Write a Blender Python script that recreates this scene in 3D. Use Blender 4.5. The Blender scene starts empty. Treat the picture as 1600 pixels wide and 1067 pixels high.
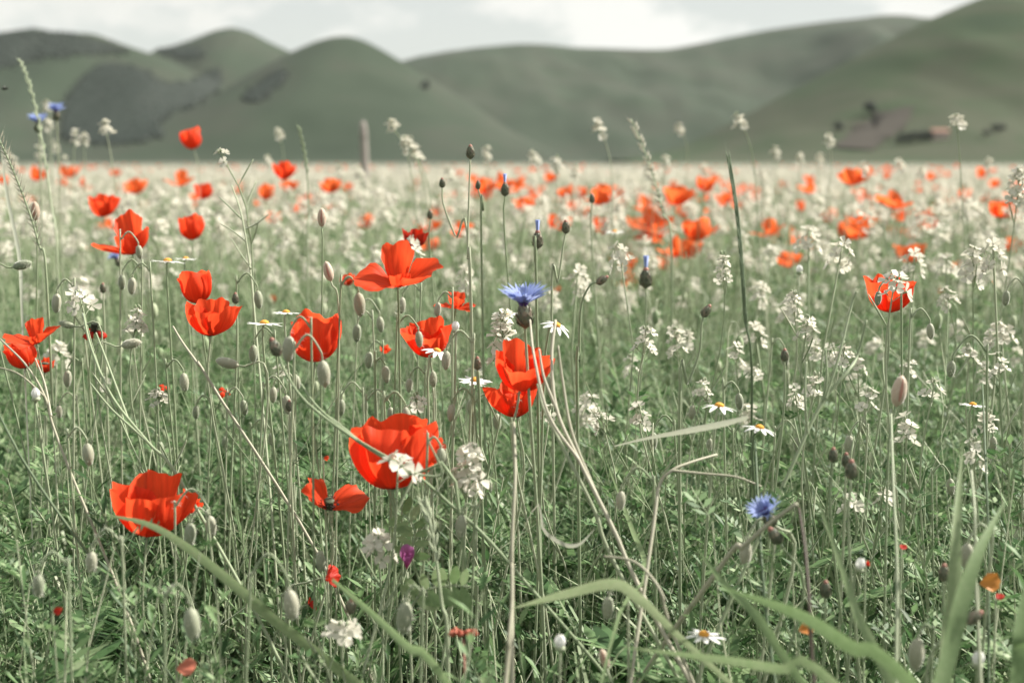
import bpy, math, random
import numpy as np
from mathutils import Vector, Matrix, noise as mnoise
from mathutils.bvhtree import BVHTree

SC = bpy.context.scene
COL = SC.collection
rnd = random.Random(7)
rng = np.random.default_rng(11)
R = math.radians

# ------------------------------------------------------------------ camera
H = 0.72                       # camera height above the ground
PITCH = 7.17
FPX = 1600 * 50 / 36           # focal length in pixels of the 1600 px wide frame
cam_d = bpy.data.cameras.new('camera')
cam = bpy.data.objects.new('camera', cam_d)
COL.objects.link(cam)
cam.location = (0, 0, H)
cam.rotation_euler = (R(90 - PITCH), 0, 0)
cam_d.lens = 50; cam_d.sensor_width = 36; cam_d.clip_start = 0.02; cam_d.clip_end = 20000
cam_d.dof.use_dof = True
cam_d.dof.focus_distance = 1.48
cam_d.dof.aperture_fstop = 5.2
SC.camera = cam

# ------------------------------------------------------------------ sky, sun, exposure
SUN_AZ, SUN_EL = 72, 42        # degrees clockwise from the view direction, above the horizon
world = bpy.data.worlds.new('World'); SC.world = world; world.use_nodes = True
wn, wl = world.node_tree.nodes, world.node_tree.links
wn.clear()
wo = wn.new('ShaderNodeOutputWorld'); bg = wn.new('ShaderNodeBackground')
sky = wn.new('ShaderNodeTexSky'); sky.sky_type = 'NISHITA'; sky.sun_disc = False
sky.sun_elevation = R(SUN_EL); sky.sun_rotation = R(SUN_AZ); sky.dust_density = 4.0; sky.altitude = 1300
bg.inputs['Strength'].default_value = 0.068
tc = wn.new('ShaderNodeTexCoord'); mp = wn.new('ShaderNodeMapping')
mp.inputs['Scale'].default_value = (1, 1, 2.1); mp.inputs['Location'].default_value = (0.37, 0.11, 0.06)
n1 = wn.new('ShaderNodeTexNoise'); n1.inputs['Scale'].default_value = 10.5; n1.inputs['Detail'].default_value = 7; n1.inputs['Roughness'].default_value = 0.52
n2 = wn.new('ShaderNodeTexNoise'); n2.inputs['Scale'].default_value = 2.2; n2.inputs['Detail'].default_value = 4
rp = wn.new('ShaderNodeValToRGB'); rp.color_ramp.elements[0].position = 0.46; rp.color_ramp.elements[1].position = 0.56
rp2 = wn.new('ShaderNodeValToRGB'); rp2.color_ramp.elements[0].position = 0.35; rp2.color_ramp.elements[1].position = 0.75
rp2.color_ramp.elements[0].color = (5.8, 5.8, 5.5, 1); rp2.color_ramp.elements[1].color = (7.1, 7.05, 6.75, 1)
veil = wn.new('ShaderNodeMix'); veil.data_type = 'RGBA'; veil.inputs['Factor'].default_value = 0.82
veil.inputs[7].default_value = (5.1, 5.15, 4.8, 1)
mx = wn.new('ShaderNodeMix'); mx.data_type = 'RGBA'
wl.new(tc.outputs['Generated'], mp.inputs['Vector'])
wl.new(mp.outputs['Vector'], n1.inputs['Vector']); wl.new(mp.outputs['Vector'], n2.inputs['Vector'])
wl.new(n1.outputs['Fac'], rp.inputs['Fac']); wl.new(n2.outputs['Fac'], rp2.inputs['Fac'])
wl.new(sky.outputs['Color'], veil.inputs[6])
wl.new(rp.outputs['Color'], mx.inputs[0]); wl.new(veil.outputs[2], mx.inputs[6]); wl.new(rp2.outputs['Color'], mx.inputs[7])
wl.new(mx.outputs[2], bg.inputs['Color']); wl.new(bg.outputs['Background'], wo.inputs['Surface'])

sd = bpy.data.lights.new('sun', 'SUN'); so = bpy.data.objects.new('sun', sd); COL.objects.link(so)
sd.energy = 5.0; sd.angle = R(0.8); sd.color = (1.0, 0.94, 0.845)
sdir = Vector((math.sin(R(SUN_AZ)) * math.cos(R(SUN_EL)), math.cos(R(SUN_AZ)) * math.cos(R(SUN_EL)), math.sin(R(SUN_EL))))
so.rotation_euler = sdir.to_track_quat('Z', 'Y').to_euler(); so.location = (30, 20, 60)

vs = SC.view_settings
SC.display_settings.display_device = 'sRGB'
vs.view_transform = 'Standard'; vs.look = 'None'; vs.exposure = 1.15; vs.gamma = 1; vs.use_curve_mapping = False
cy = SC.cycles
cy.max_bounces = 4; cy.diffuse_bounces = 2; cy.glossy_bounces = 1; cy.transmission_bounces = 4; cy.volume_bounces = 0
cy.use_denoising = True; cy.sample_clamp_indirect = 4

# ------------------------------------------------------------------ projection helpers
CP, SP = math.cos(R(PITCH)), math.sin(R(PITCH))
CAM = Vector((0, 0, H)); FW = Vector((0, CP, -SP)); UP = Vector((0, SP, CP))
def ray(px, py):
    return FW + Vector(((px - 800) / FPX, 0, 0)) + UP * ((533.5 - py) / FPX)
def at(px, py, d):             # point seen at pixel, d metres along the view axis
    return CAM + ray(px, py) * d

# ------------------------------------------------------------------ materials
def nodes(name):
    m = bpy.data.materials.new(name); m.use_nodes = True
    n, l = m.node_tree.nodes, m.node_tree.links
    n.clear()
    return m, n, l, n.new('ShaderNodeOutputMaterial')
def ramp(n, cols):
    r = n.new('ShaderNodeValToRGB'); e = r.color_ramp.elements
    while len(e) < len(cols): e.new(0.5)
    for i, (p, c) in enumerate(cols):
        e[i].position = p; e[i].color = (*c, 1)
    return r
def plant_mat(name, cols, transl=0.35, rough=0.55, per='island', sheen=0.0, patch=0.0):
    """thin plant tissue: diffuse + some light through; colour differs from piece to piece"""
    m, n, l, o = nodes(name)
    g = n.new('ShaderNodeNewGeometry'); oi = n.new('ShaderNodeObjectInfo')
    r = ramp(n, cols)
    src = g.outputs['Random Per Island'] if per == 'island' else oi.outputs['Random']
    nz = n.new('ShaderNodeTexNoise'); nz.inputs['Scale'].default_value = 5.0 if per == 'island' else 260.0; nz.inputs['Detail'].default_value = 4
    l.new(g.outputs['Position'], nz.inputs['Vector'])
    ma = n.new('ShaderNodeMath'); ma.operation = 'MULTIPLY_ADD'; ma.inputs[1].default_value = 0.55; 
    l.new(src, ma.inputs[0])
    mb = n.new('ShaderNodeMath'); mb.operation = 'MULTIPLY'; mb.inputs[1].default_value = 0.45
    l.new(nz.outputs['Fac'], mb.inputs[0]); l.new(mb.outputs[0], ma.inputs[2])
    l.new(ma.outputs[0], r.inputs['Fac'])
    b = n.new('ShaderNodeBsdfPrincipled'); b.inputs['Roughness'].default_value = rough
    b.inputs['Specular IOR Level'].default_value = 0.3
    if sheen:
        b.inputs['Sheen Weight'].default_value = sheen; b.inputs['Sheen Roughness'].default_value = 0.4
    t = n.new('ShaderNodeBsdfTranslucent'); mix = n.new('ShaderNodeMixShader'); mix.inputs[0].default_value = transl
    l.new(r.outputs['Color'], b.inputs['Base Color']); l.new(r.outputs['Color'], t.inputs['Color'])
    l.new(b.outputs[0], mix.inputs[1]); l.new(t.outputs[0], mix.inputs[2]); l.new(mix.outputs[0], o.inputs['Surface'])
    return m
def petal_mat(name, c_edge, c_mid, c_base, base_at=0.13, transl=0.5, vein=0.12):
    m, n, l, o = nodes(name)
    uv = n.new('ShaderNodeUVMap'); sep = n.new('ShaderNodeSeparateXYZ'); l.new(uv.outputs[0], sep.inputs[0])
    r = ramp(n, [(0.0, c_base), (base_at, c_base), (base_at + 0.14, c_mid), (1.0, c_edge)])
    l.new(sep.outputs['Y'], r.inputs['Fac'])
    mpn = n.new('ShaderNodeMapping'); mpn.inputs['Scale'].default_value = (26, 1.4, 1); l.new(uv.outputs[0], mpn.inputs['Vector'])
    oi = n.new('ShaderNodeObjectInfo'); cx = n.new('ShaderNodeCombineXYZ'); l.new(oi.outputs['Random'], cx.inputs[2])
    l.new(cx.outputs[0], mpn.inputs['Location'])
    nz = n.new('ShaderNodeTexNoise'); nz.inputs['Scale'].default_value = 1.0; nz.inputs['Detail'].default_value = 4
    l.new(mpn.outputs[0], nz.inputs['Vector'])
    hs = n.new('ShaderNodeHueSaturation')
    mr = n.new('ShaderNodeMapRange'); mr.inputs['To Min'].default_value = 1 - 2.2 * vein; mr.inputs['To Max'].default_value = 1 + 1.6 * vein
    mr.inputs['From Min'].default_value = 0.25; mr.inputs['From Max'].default_value = 0.75
    l.new(nz.outputs['Fac'], mr.inputs['Value']); l.new(mr.outputs[0], hs.inputs['Value']); l.new(r.outputs['Color'], hs.inputs['Color'])
    b = n.new('ShaderNodeBsdfPrincipled'); b.inputs['Roughness'].default_value = 0.5; b.inputs['Specular IOR Level'].default_value = 0.22
    bump = n.new('ShaderNodeBump'); bump.inputs['Strength'].default_value = 0.35; bump.inputs['Distance'].default_value = 0.002
    l.new(nz.outputs['Fac'], bump.inputs['Height']); l.new(bump.outputs[0], b.inputs['Normal'])
    t = n.new('ShaderNodeBsdfTranslucent'); mix = n.new('ShaderNodeMixShader'); mix.inputs[0].default_value = transl
    l.new(hs.outputs['Color'], b.inputs['Base Color']); l.new(hs.outputs['Color'], t.inputs['Color'])
    l.new(b.outputs[0], mix.inputs[1]); l.new(t.outputs[0], mix.inputs[2]); l.new(mix.outputs[0], o.inputs['Surface'])
    return m
def noise_mat(name, cols, scale, detail=6, rough=0.9, bump=0.0, rough2=0.55, stretch=(1, 1, 1)):
    m, n, l, o = nodes(name)
    g = n.new('ShaderNodeNewGeometry'); mpn = n.new('ShaderNodeMapping'); mpn.inputs['Scale'].default_value = stretch
    nz = n.new('ShaderNodeTexNoise'); nz.inputs['Scale'].default_value = scale; nz.inputs['Detail'].default_value = detail; nz.inputs['Roughness'].default_value = rough2
    l.new(g.outputs['Position'], mpn.inputs['Vector']); l.new(mpn.outputs[0], nz.inputs['Vector'])
    r = ramp(n, cols); l.new(nz.outputs['Fac'], r.inputs['Fac'])
    b = n.new('ShaderNodeBsdfPrincipled'); b.inputs['Roughness'].default_value = rough; b.inputs['Specular IOR Level'].default_value = 0.15
    l.new(r.outputs['Color'], b.inputs['Base Color'])
    if bump:
        bp = n.new('ShaderNodeBump'); bp.inputs['Strength'].default_value = bump; l.new(nz.outputs['Fac'], bp.inputs['Height']); l.new(bp.outputs[0], b.inputs['Normal'])
    l.new(b.outputs[0], o.inputs['Surface'])
    return m

M = {}
M['leaf'] = plant_mat('leaf_green', [(0.15, (.024, .060, .020)), (.42, (.076, .155, .058)), (.68, (.19, .30, .135)), (.88, (.39, .47, .285))], .40, .5)
M['grass'] = plant_mat('grass_green', [(0.12, (.105, .178, .072)), (.38, (.21, .305, .15)), (.64, (.37, .445, .275)), (.9, (.56, .58, .43))], .42, .45)
M['grass_far'] = plant_mat('grass_seeding', [(0.12, (.10, .13, .075)), (.5, (.17, .195, .125)), (.9, (.27, .27, .20))], .3)
M['stem'] = plant_mat('stem_sage', [(0.12, (.17, .24, .12)), (.45, (.30, .38, .22)), (.75, (.45, .49, .34)), (.95, (.54, .53, .42))], .2, sheen=.25)
M['stem_one'] = plant_mat('stem_sage_single', [(0.12, (.22, .29, .16)), (.5, (.34, .40, .26)), (.95, (.48, .50, .37))], .2, per='obj', sheen=.3)
M['dry'] = plant_mat('dry_stalk', [(0.1, (.30, .29, .21)), (.5, (.40, .39, .30)), (.95, (.52, .48, .39))], .12, per='obj')
M['brown'] = plant_mat('brown_stalk', [(0.1, (.055, .042, .032)), (.95, (.11, .08, .06))], .05, per='obj')
M['dark_stem'] = plant_mat('dark_green_stalk', [(0.1, (.075, .12, .065)), (.95, (.15, .20, .115))], .1, per='obj')
M['bud'] = plant_mat('bud_hairy', [(0.1, (.20, .24, .16)), (.5, (.30, .32, .23)), (.95, (.42, .40, .32))], .12, per='obj', sheen=.6)
M['bud_warm'] = plant_mat('bud_warm', [(0.1, (.36, .29, .22)), (.5, (.48, .37, .28)), (.95, (.56, .47, .38))], .12, per='obj', sheen=.5)
M['hair'] = plant_mat('hair_pale', [(0.1, (.5, .52, .42)), (.95, (.66, .66, .56))], .3, per='obj')
M['blade'] = plant_mat('broad_blade', [(0.1, (.12, .20, .075)), (.5, (.22, .31, .15)), (.95, (.38, .43, .27))], .4, per='obj')
M['blade_pale'] = plant_mat('pale_blade', [(0.1, (.42, .45, .35)), (.95, (.56, .56, .47))], .3, per='obj')
M['red'] = petal_mat('poppy_petal', (.88, .098, .032), (.84, .066, .018), (.05, .008, .008), .045, .55, .085)
M['red_far'] = petal_mat('poppy_petal_far', (.86, .19, .055), (.84, .14, .036), (.45, .04, .01), .02, .5, .05)
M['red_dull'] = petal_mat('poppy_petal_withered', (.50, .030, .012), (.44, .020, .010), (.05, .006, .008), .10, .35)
M['white'] = plant_mat('cream_petal', [(0.1, (.56, .54, .44)), (.5, (.65, .63, .54)), (.95, (.73, .71, .63))], .4)
M['daisy'] = plant_mat('white_ray', [(0.1, (.80, .80, .78)), (.95, (.88, .88, .86))], .3)
M['yellow'] = noise_mat('daisy_disc', [(0.3, (.55, .22, .04)), (.7, (.75, .42, .09))], 900, bump=.6)
M['blue'] = petal_mat('cornflower_ray', (.40, .50, .78), (.27, .33, .66), (.13, .10, .36), .12, .4, .12)
M['purple'] = plant_mat('cornflower_heart', [(0.1, (.09, .04, .20)), (.95, (.18, .10, .34))], .2)
M['scale'] = plant_mat('bract_scales', [(0.15, (.085, .10, .07)), (.5, (.18, .195, .14)), (.9, (.34, .26, .21))], .05)
M['tip'] = plant_mat('bud_tip_pink', [(0.1, (.36, .17, .14)), (.95, (.48, .26, .20))], .2, per='obj')
M['capsule'] = plant_mat('capsule', [(0.1, (.04, .05, .035)), (.95, (.10, .12, .07))], .05, per='obj')
M['stamen'] = plant_mat('stamens', [(0.1, (.010, .008, .012)), (.95, (.04, .025, .03))], .05)
M['vetch'] = petal_mat('vetch_petal', (.42, .14, .34), (.40, .03, .15), (.30, .02, .12), .1, .4)
M['rust'] = plant_mat('rust_petal', [(0.1, (.42, .10, .06)), (.95, (.60, .22, .15))], .3)
M['orange'] = plant_mat('orange_leaf', [(0.1, (.50, .18, .04)), (.95, (.62, .28, .06))], .3, per='obj')
M['soil'] = noise_mat('soil', [(0.3, (.018, .020, .012)), (.5, (.030, .034, .019)), (.7, (.050, .056, .030))], 9, bump=.5)
M['canopy'] = noise_mat('meadow_canopy', [(0.32, (.085, .10, .070)), (.5, (.125, .135, .10)), (.68, (.17, .165, .135))], 0.6, 8, bump=.6, stretch=(1, .35, 1))
M['hill'] = noise_mat('hill_grass', [(0.30, (.019, .031, .018)), (.46, (.027, .040, .025)), (.56, (.034, .042, .029)), (.72, (.026, .041, .024))], .0042, 9, bump=.2, stretch=(1, .6, 2.2))
M['hill_near'] = noise_mat('near_hill_grass', [(0.30, (.018, .038, .016)), (.45, (.030, .050, .022)), (.57, (.048, .056, .034)), (.72, (.026, .048, .020))], .008, 9, bump=.2, stretch=(.8, .35, 2.4))
M['plough'] = noise_mat('ploughed_soil', [(0.3, (.042, .038, .031)), (.7, (.060, .052, .044))], .02, 5)
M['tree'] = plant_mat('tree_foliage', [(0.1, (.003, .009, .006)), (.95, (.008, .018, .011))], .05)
M['bark'] = noise_mat('bark', [(0.3, (.06, .045, .035)), (.7, (.12, .10, .08))], 3)
M['wood'] = noise_mat('weathered_wood', [(0.3, (.24, .215, .20)), (.7, (.38, .345, .32))], 30, bump=.5, stretch=(1, 1, .1))
M['plaster'] = noise_mat('pink_plaster', [(0.3, (.42, .33, .30)), (.7, (.52, .43, .39))], .5)
M['rooftile'] = noise_mat('roof_tile', [(0.3, (.22, .13, .10)), (.7, (.32, .20, .16))], .8)
M['glass'] = noise_mat('window_dark', [(0.3, (.02, .022, .025)), (.7, (.04, .045, .05))], .5, rough=.2)
M['insect'] = noise_mat('insect_black', [(0.3, (.012, .010, .008)), (.7, (.03, .025, .02))], 300, rough=.4)
M['wing'] = noise_mat('insect_wing', [(0.3, (.18, .18, .17)), (.7, (.28, .28, .27))], 300, rough=.3)

# ------------------------------------------------------------------ mesh helpers
def mesh(name, V, F, mat, uv=None, mi=None, smooth=True):
    """V (n,3), F array (m,k) or list of faces; mat one material or a list"""
    me = bpy.data.meshes.new(name)
    V = np.asarray(V, dtype=np.float32)
    if isinstance(F, np.ndarray):
        m, k = F.shape
        me.vertices.add(len(V)); me.vertices.foreach_set('co', V.ravel())
        me.loops.add(m * k); me.loops.foreach_set('vertex_index', F.astype(np.int32).ravel())
        me.polygons.add(m); me.polygons.foreach_set('loop_start', np.arange(0, m * k, k, dtype=np.int32))
        me.update(calc_edges=True)
    else:
        me.from_pydata([tuple(v) for v in V.tolist()], [], [tuple(f) for f in F])
    for x in (mat if isinstance(mat, (list, tuple)) else [mat]): me.materials.append(x)
    if mi is not None: me.polygons.foreach_set('material_index', np.asarray(mi, dtype=np.int32))
    if smooth: me.polygons.foreach_set('use_smooth', np.ones(len(me.polygons), dtype=bool))
    if uv is not None:
        ul = me.uv_layers.new(name='UVMap')
        li = np.empty(len(me.loops), dtype=np.int32); me.loops.foreach_get('vertex_index', li)
        ul.data.foreach_set('uv', np.asarray(uv, dtype=np.float32)[li].ravel())
    return me
def add(name, me, parent=None, mat=None):
    o = bpy.data.objects.new(name, me); COL.objects.link(o)
    if parent is not None: o.parent = parent
    if mat is not None: o.matrix_local = mat
    return o
def tag(o, label=None, cat=None, group=None, kind=None):
    if label: o['label'] = label
    if cat: o['category'] = cat
    if group: o['group'] = group
    if kind: o['kind'] = kind
    return o
def thing(name, loc, label, cat, group=None):
    o = bpy.data.objects.new(name, None); COL.objects.link(o); o.location = loc; o.empty_display_size = .05
    return tag(o, label, cat, group)

def tri(F):                    # split a list of quads/tris into a triangle array
    out = []
    for f in F:
        for i in range(1, len(f) - 1): out.append((f[0], f[i], f[i + 1]))
    return np.array(out, dtype=np.int32)
class G:
    """small geometry collector: triangles with a material index and uv"""
    def __init__(s): s.v, s.f, s.m, s.u, s.n = [], [], [], [], 0
    def put(s, V, F, m=0, uv=None):
        V = np.asarray(V, dtype=np.float64); F = F if isinstance(F, np.ndarray) else tri(F)
        s.v.append(V); s.f.append(F + s.n); s.m.append(np.full(len(F), m)); s.u.append(np.zeros((len(V), 2)) + (0, .8) if uv is None else uv)
        s.n += len(V); return s
    def arr(s): return np.vstack(s.v), np.vstack(s.f), np.concatenate(s.m), np.vstack(s.u)
    def build(s, name, mats, smooth=True):
        V, F, m, u = s.arr()
        return mesh(name, V, F, mats, u, m if isinstance(mats, (list, tuple)) else None, smooth)

def frames(P):
    P = np.asarray(P, float); T = np.gradient(P, axis=0); T /= np.linalg.norm(T, axis=1)[:, None] + 1e-12
    a = np.array([0.31, 0.95, 0.05]); N = np.cross(T, a); N /= np.linalg.norm(N, axis=1)[:, None] + 1e-12
    return P, T, N, np.cross(T, N)
def tube(P, r, sides=5, cap=True):
    P, T, N, B = frames(P); k = len(P); r = np.broadcast_to(np.asarray(r, float), (k,))
    a = np.arange(sides) * 2 * math.pi / sides
    V = (P[:, None, :] + r[:, None, None] * (np.cos(a)[None, :, None] * N[:, None, :] + np.sin(a)[None, :, None] * B[:, None, :])).reshape(-1, 3)
    F = []
    for i in range(k - 1):
        for j in range(sides):
            j2 = (j + 1) % sides; F.append((i * sides + j, i * sides + j2, (i + 1) * sides + j2, (i + 1) * sides + j))
    if cap: F.append(tuple(range((k - 1) * sides, k * sides)))
    return V, F
def spline(P, n):
    """Catmull-Rom through the points"""
    P = [np.asarray(p, float) for p in P]; P = [2 * P[0] - P[1]] + P + [2 * P[-1] - P[-2]]; S = len(P) - 3; out = []
    for q in range(n):
        t = q / (n - 1) * S; i = min(int(t), S - 1); t -= i
        a, b, c, d = P[i:i + 4]
        out.append(.5 * ((2 * b) + (c - a) * t + (2 * a - 5 * b + 4 * c - d) * t * t + (3 * b - a - 3 * c + d) * t ** 3))
    return np.array(out)
def strip(P, w, side, fold=0.0):
    """leaf blade along P with half widths w; side = sideways vector; fold raises the edges"""
    P = np.asarray(P, float); k = len(P); w = np.asarray(w, float); T = np.gradient(P, axis=0); T /= np.linalg.norm(T, axis=1)[:, None] + 1e-12
    side = np.asarray(side, float); S = side - (T @ side)[:, None] * T; S /= np.linalg.norm(S, axis=1)[:, None] + 1e-12; N = np.cross(S, T)
    if fold == 0:
        V = np.stack([P - S * w[:, None], P + S * w[:, None]], 1).reshape(-1, 3)
        F = [(2 * i, 2 * i + 1, 2 * i + 3, 2 * i + 2) for i in range(k - 1)]
    else:
        V = np.stack([P - (S - N * fold) * w[:, None], P, P + (S + N * fold) * w[:, None]], 1).reshape(-1, 3)
        F = []
        for i in range(k - 1):
            for j in (0, 1): F.append((3 * i + j, 3 * i + j + 1, 3 * i + j + 4, 3 * i + j + 3))
    return V, F
def ellipsoid(c, ax, rl, rw, rings=6, sides=7, point=0.0):
    """spindle around axis ax, half length rl, half width rw; point sharpens the tip"""
    ax = np.asarray(ax, float); ax /= np.linalg.norm(ax); t = np.linspace(-1, 1, rings + 2)
    P = np.asarray(c)[None, :] + ax[None, :] * t[:, None] * rl
    r = rw * np.sqrt(np.maximum(1 - t * t, 0)) * (1 - point * np.clip(t, 0, 1)); r[0] = r[-1] = rw * .04
    return tube(P, r, sides)
def wob(a, b, n, amp, seed, lean=None):
    """stem path from a to b with a gentle bend and wobble"""
    rr = random.Random(seed); a = np.asarray(a, float); b = np.asarray(b, float); L = np.linalg.norm(b - a)
    t = np.linspace(0, 1, n)[:, None]; P = a + (b - a) * t
    p1, p2 = rr.uniform(0, 6), rr.uniform(0, 6); k1, k2 = rr.uniform(2, 4), rr.uniform(5, 9)
    env = np.sin(t * math.pi)
    amp = amp * rr.uniform(.6, 1.9); P[:, 0:1] += amp * L * env * (np.sin(p1 + k1 * t) + .4 * np.sin(p2 + k2 * t)); P[:, 1:2] += amp * L * env * (np.cos(p2 + k1 * t) + .4 * np.sin(p1 + k2 * t))
    return P
def rot_to(axis, spin=0.0):
    return (Vector(axis).normalized().to_track_quat('Z', 'Y').to_matrix() @ Matrix.Rotation(spin, 3, 'Z'))
def hairs(P, n, ln, seed, r0):
    """short bristles standing out of a stem path"""
    rr = np.random.default_rng(seed); P = np.asarray(P); V, F = [], []
    for q in range(n):
        t = rr.random() * (len(P) - 1.001); i = int(t); p = P[i] + (P[i + 1] - P[i]) * (t - i)
        d = rr.normal(size=3); tang = P[i + 1] - P[i]; tang = tang / (np.linalg.norm(tang) + 1e-9); d -= tang * (d @ tang) * .9; d /= np.linalg.norm(d) + 1e-9
        rad = r0 if np.isscalar(r0) else r0[i]
        a = p + d * rad * .8; b = p + d * (rad + ln * rr.uniform(.6, 1.2)); s = np.cross(d, tang) * .00028
        V += [a - s, a + s, b]; F.append((len(V) - 3, len(V) - 2, len(V) - 1))
    return np.array(V), F

# ================================================================== SETTING: plain, canopy, hills, forest and cloud-shade patches
def grid_obj(name, xs, ys, zf, mat):
    X, Y = np.meshgrid(xs, ys); Z = np.vectorize(zf)(X, Y) if zf else np.zeros_like(X)
    V = np.stack([X, Y, Z], -1).reshape(-1, 3); nx = len(xs); F = []
    for j in range(len(ys) - 1):
        for i in range(nx - 1): a = j * nx + i; F.append((a, a + 1, a + nx + 1, a + nx))
    me = mesh(name, V, np.array(F, dtype=np.int32), mat)
    return add(name, me), V, F
gx = np.concatenate([np.linspace(-5800, -50, 12), np.linspace(-8, 8, 9), np.linspace(50, 5800, 12)])
gy = np.concatenate([np.linspace(-900, -8, 4), np.linspace(-1, 60, 12), np.linspace(200, 5800, 14)])
g_o, _, _ = grid_obj('ground', gx, gy, None, M['soil']); tag(g_o, kind='structure', label='dark soil of the flower meadow under the plants')
def canopy_z(x, y):
    e = min(1, max(0, (y - 44) / 10)); return -.05 + e * (.49 + .05 * mnoise.noise((x * .35, y * .2, 3)) + .04 * mnoise.noise((x * 1.1, y * .5, 7)))
cx_ = np.linspace(-1, 1, 110)
ys = np.concatenate([np.linspace(44, 80, 28), np.geomspace(84, 2100, 40)])
V = np.array([(u * (y * .9 + 60), y, canopy_z(u * (y * .9 + 60), y)) for y in ys for u in cx_]); nx = len(cx_)
F = np.array([(j * nx + i, j * nx + i + 1, (j + 1) * nx + i + 1, (j + 1) * nx + i) for j in range(len(ys) - 1) for i in range(nx - 1)], dtype=np.int32)
tag(add('distant_meadow', mesh('distant_meadow', V, F, M['canopy'])), 'far flower meadow merging into a pale cream band under the hills', kind='structure')

HILL_V, HILL_F, hoff = [], [], 0
def hill(name, D, ridge, wf, wb, mat, label, seed, rel=.16, nx=150, nt=46, bias=1.0, fs=420.):
    """a ridge whose crest stands D metres off and passes through the listed sight lines; it falls wf metres to the front, wb behind"""
    global hoff
    xs = [ray(px, py).x / ray(px, py).y * D for px, py in ridge]; zs = [H + ray(px, py).z / ray(px, py).y * D for px, py in ridge]
    X = np.linspace(xs[0], xs[-1], nx); Zr = np.interp(X, xs, zs)
    for _ in range(3):
        Zr[1:-1] = .25 * Zr[:-2] + .5 * Zr[1:-1] + .25 * Zr[2:]
    ts = np.concatenate([np.linspace(-1, 0, nt), np.linspace(0, 1, 14)[1:]]); V = []
    for t in ts:
        a = abs(t)
        for x, z in zip(X, Zr):
            w = wf if t < 0 else wb
            y = D + t * w
            pr = (1 - a) ** bias; pr = pr * .55 + .45 * (pr * pr * (3 - 2 * pr))
            nn = mnoise.fractal((x / fs + seed, y / (fs * 2.6), seed * 1.7), 1.0, 2.0, 4)
            zz = z * pr + z * rel * nn * 4 * a * (1 - a) * (1 if t < 0 else .4)
            V.append((x, y, zz - 2.0 * a))
    V = np.array(V); m = len(ts)
    F = [(j * nx + i, j * nx + i + 1, (j + 1) * nx + i + 1, (j + 1) * nx + i) for j in range(m - 1) for i in range(nx - 1)]
    o = add(name, mesh(name, V, np.array(F, dtype=np.int32), mat)); tag(o, label, kind='structure')
    HILL_V.extend([tuple(v) for v in V.tolist()]); HILL_F.extend([tuple(i + hoff for i in f) for f in F]); hoff += len(V)
hill('far_ridge', 4300, [(560, 120), (600, 105), (640, 92), (700, 80), (770, 73), (840, 70), (910, 76), (1000, 78), (1045, 78), (1075, 72), (1200, 47), (1300, 33), (1390, 25), (1450, 30), (1600, 45), (1900, 70), (2300, 90)],
     1500, 900, M['hill'], 'long smooth grey green ridge behind the other hills', 3.1, .22)
hill('peaked_hill', 3700, [(120, 200), (180, 140), (240, 78), (270, 72), (300, 62), (335, 48), (362, 43), (390, 50), (420, 66), (455, 82), (500, 110), (560, 150), (640, 215)],
     1000, 700, M['hill'], 'small peaked hill showing in the gap behind two rounder hills', 5.7, .14)
hill('dark_hill', 3000, [(-700, 150), (-450, 110), (-300, 80), (-120, 62), (0, 52), (40, 45), (64, 44), (85, 52), (120, 52), (150, 53), (175, 64), (210, 76), (260, 92), (330, 125), (400, 165), (480, 215), (560, 248)],
     900, 700, M['hill'], 'broad dark hill with tree masses for forest and cloud shadow on its slope', 1.3, .2)
hill('round_hill', 2500, [(180, 249), (260, 205), (330, 160), (400, 112), (450, 84), (490, 66), (520, 58), (545, 57), (570, 64), (600, 80), (640, 104), (680, 128), (740, 165), (800, 205), (870, 240), (900, 249)],
     850, 700, M['hill'], 'smooth rounded hill standing forward in the middle of the range', 8.9, .13)
hill('near_hill', 1500, [(960, 250), (1040, 238), (1085, 222), (1150, 188), (1230, 146), (1310, 104), (1380, 68), (1440, 36), (1500, 10), (1560, -14), (1640, -40), (1760, -75), (1950, -110), (2250, -120), (2700, -80)],
     640, 600, M['hill_near'], 'steep grassy hillside with a brown field and farmhouse at its foot', 2.2, .15, 190, 60, 1.1, 230.)
BV = BVHTree.FromPolygons(HILL_V, HILL_F)
def on_hill(px, py):
    d = ray(px, py).normalized(); h = BV.ray_cast(CAM, d, 9000); return h[0]

def ico():
    t = (1 + 5 ** .5) / 2
    V = np.array([(-1, t, 0), (1, t, 0), (-1, -t, 0), (1, -t, 0), (0, -1, t), (0, 1, t), (0, -1, -t), (0, 1, -t), (t, 0, -1), (t, 0, 1), (-t, 0, -1), (-t, 0, 1)], float) / (1 + t * t) ** .5
    F = np.array([(0, 11, 5), (0, 5, 1), (0, 1, 7), (0, 7, 10), (0, 10, 11), (1, 5, 9), (5, 11, 4), (11, 10, 2), (10, 7, 6), (7, 1, 8), (3, 9, 4), (3, 4, 2), (3, 2, 6), (3, 6, 8), (3, 8, 9), (4, 9, 5), (2, 4, 11), (6, 2, 10), (8, 6, 7), (9, 8, 1)], dtype=np.int32)
    return V, F
IV, IF = ico()
def inside(p, poly):
    c = False; j = len(poly) - 1
    for i in range(len(poly)):
        (xi, yi), (xj, yj) = poly[i], poly[j]
        if (yi > p[1]) != (yj > p[1]) and p[0] < (xj - xi) * (p[1] - yi) / (yj - yi) + xi: c = not c
        j = i
    return c
OV = np.array([(1, 0, 0), (-1, 0, 0), (0, 1, 0), (0, -1, 0), (0, 0, 1), (0, 0, -1)], float); OF = np.array([(0, 2, 4), (2, 1, 4), (1, 3, 4), (3, 0, 4), (2, 0, 5), (1, 2, 5), (3, 1, 5), (0, 3, 5)], dtype=np.int32)
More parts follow.
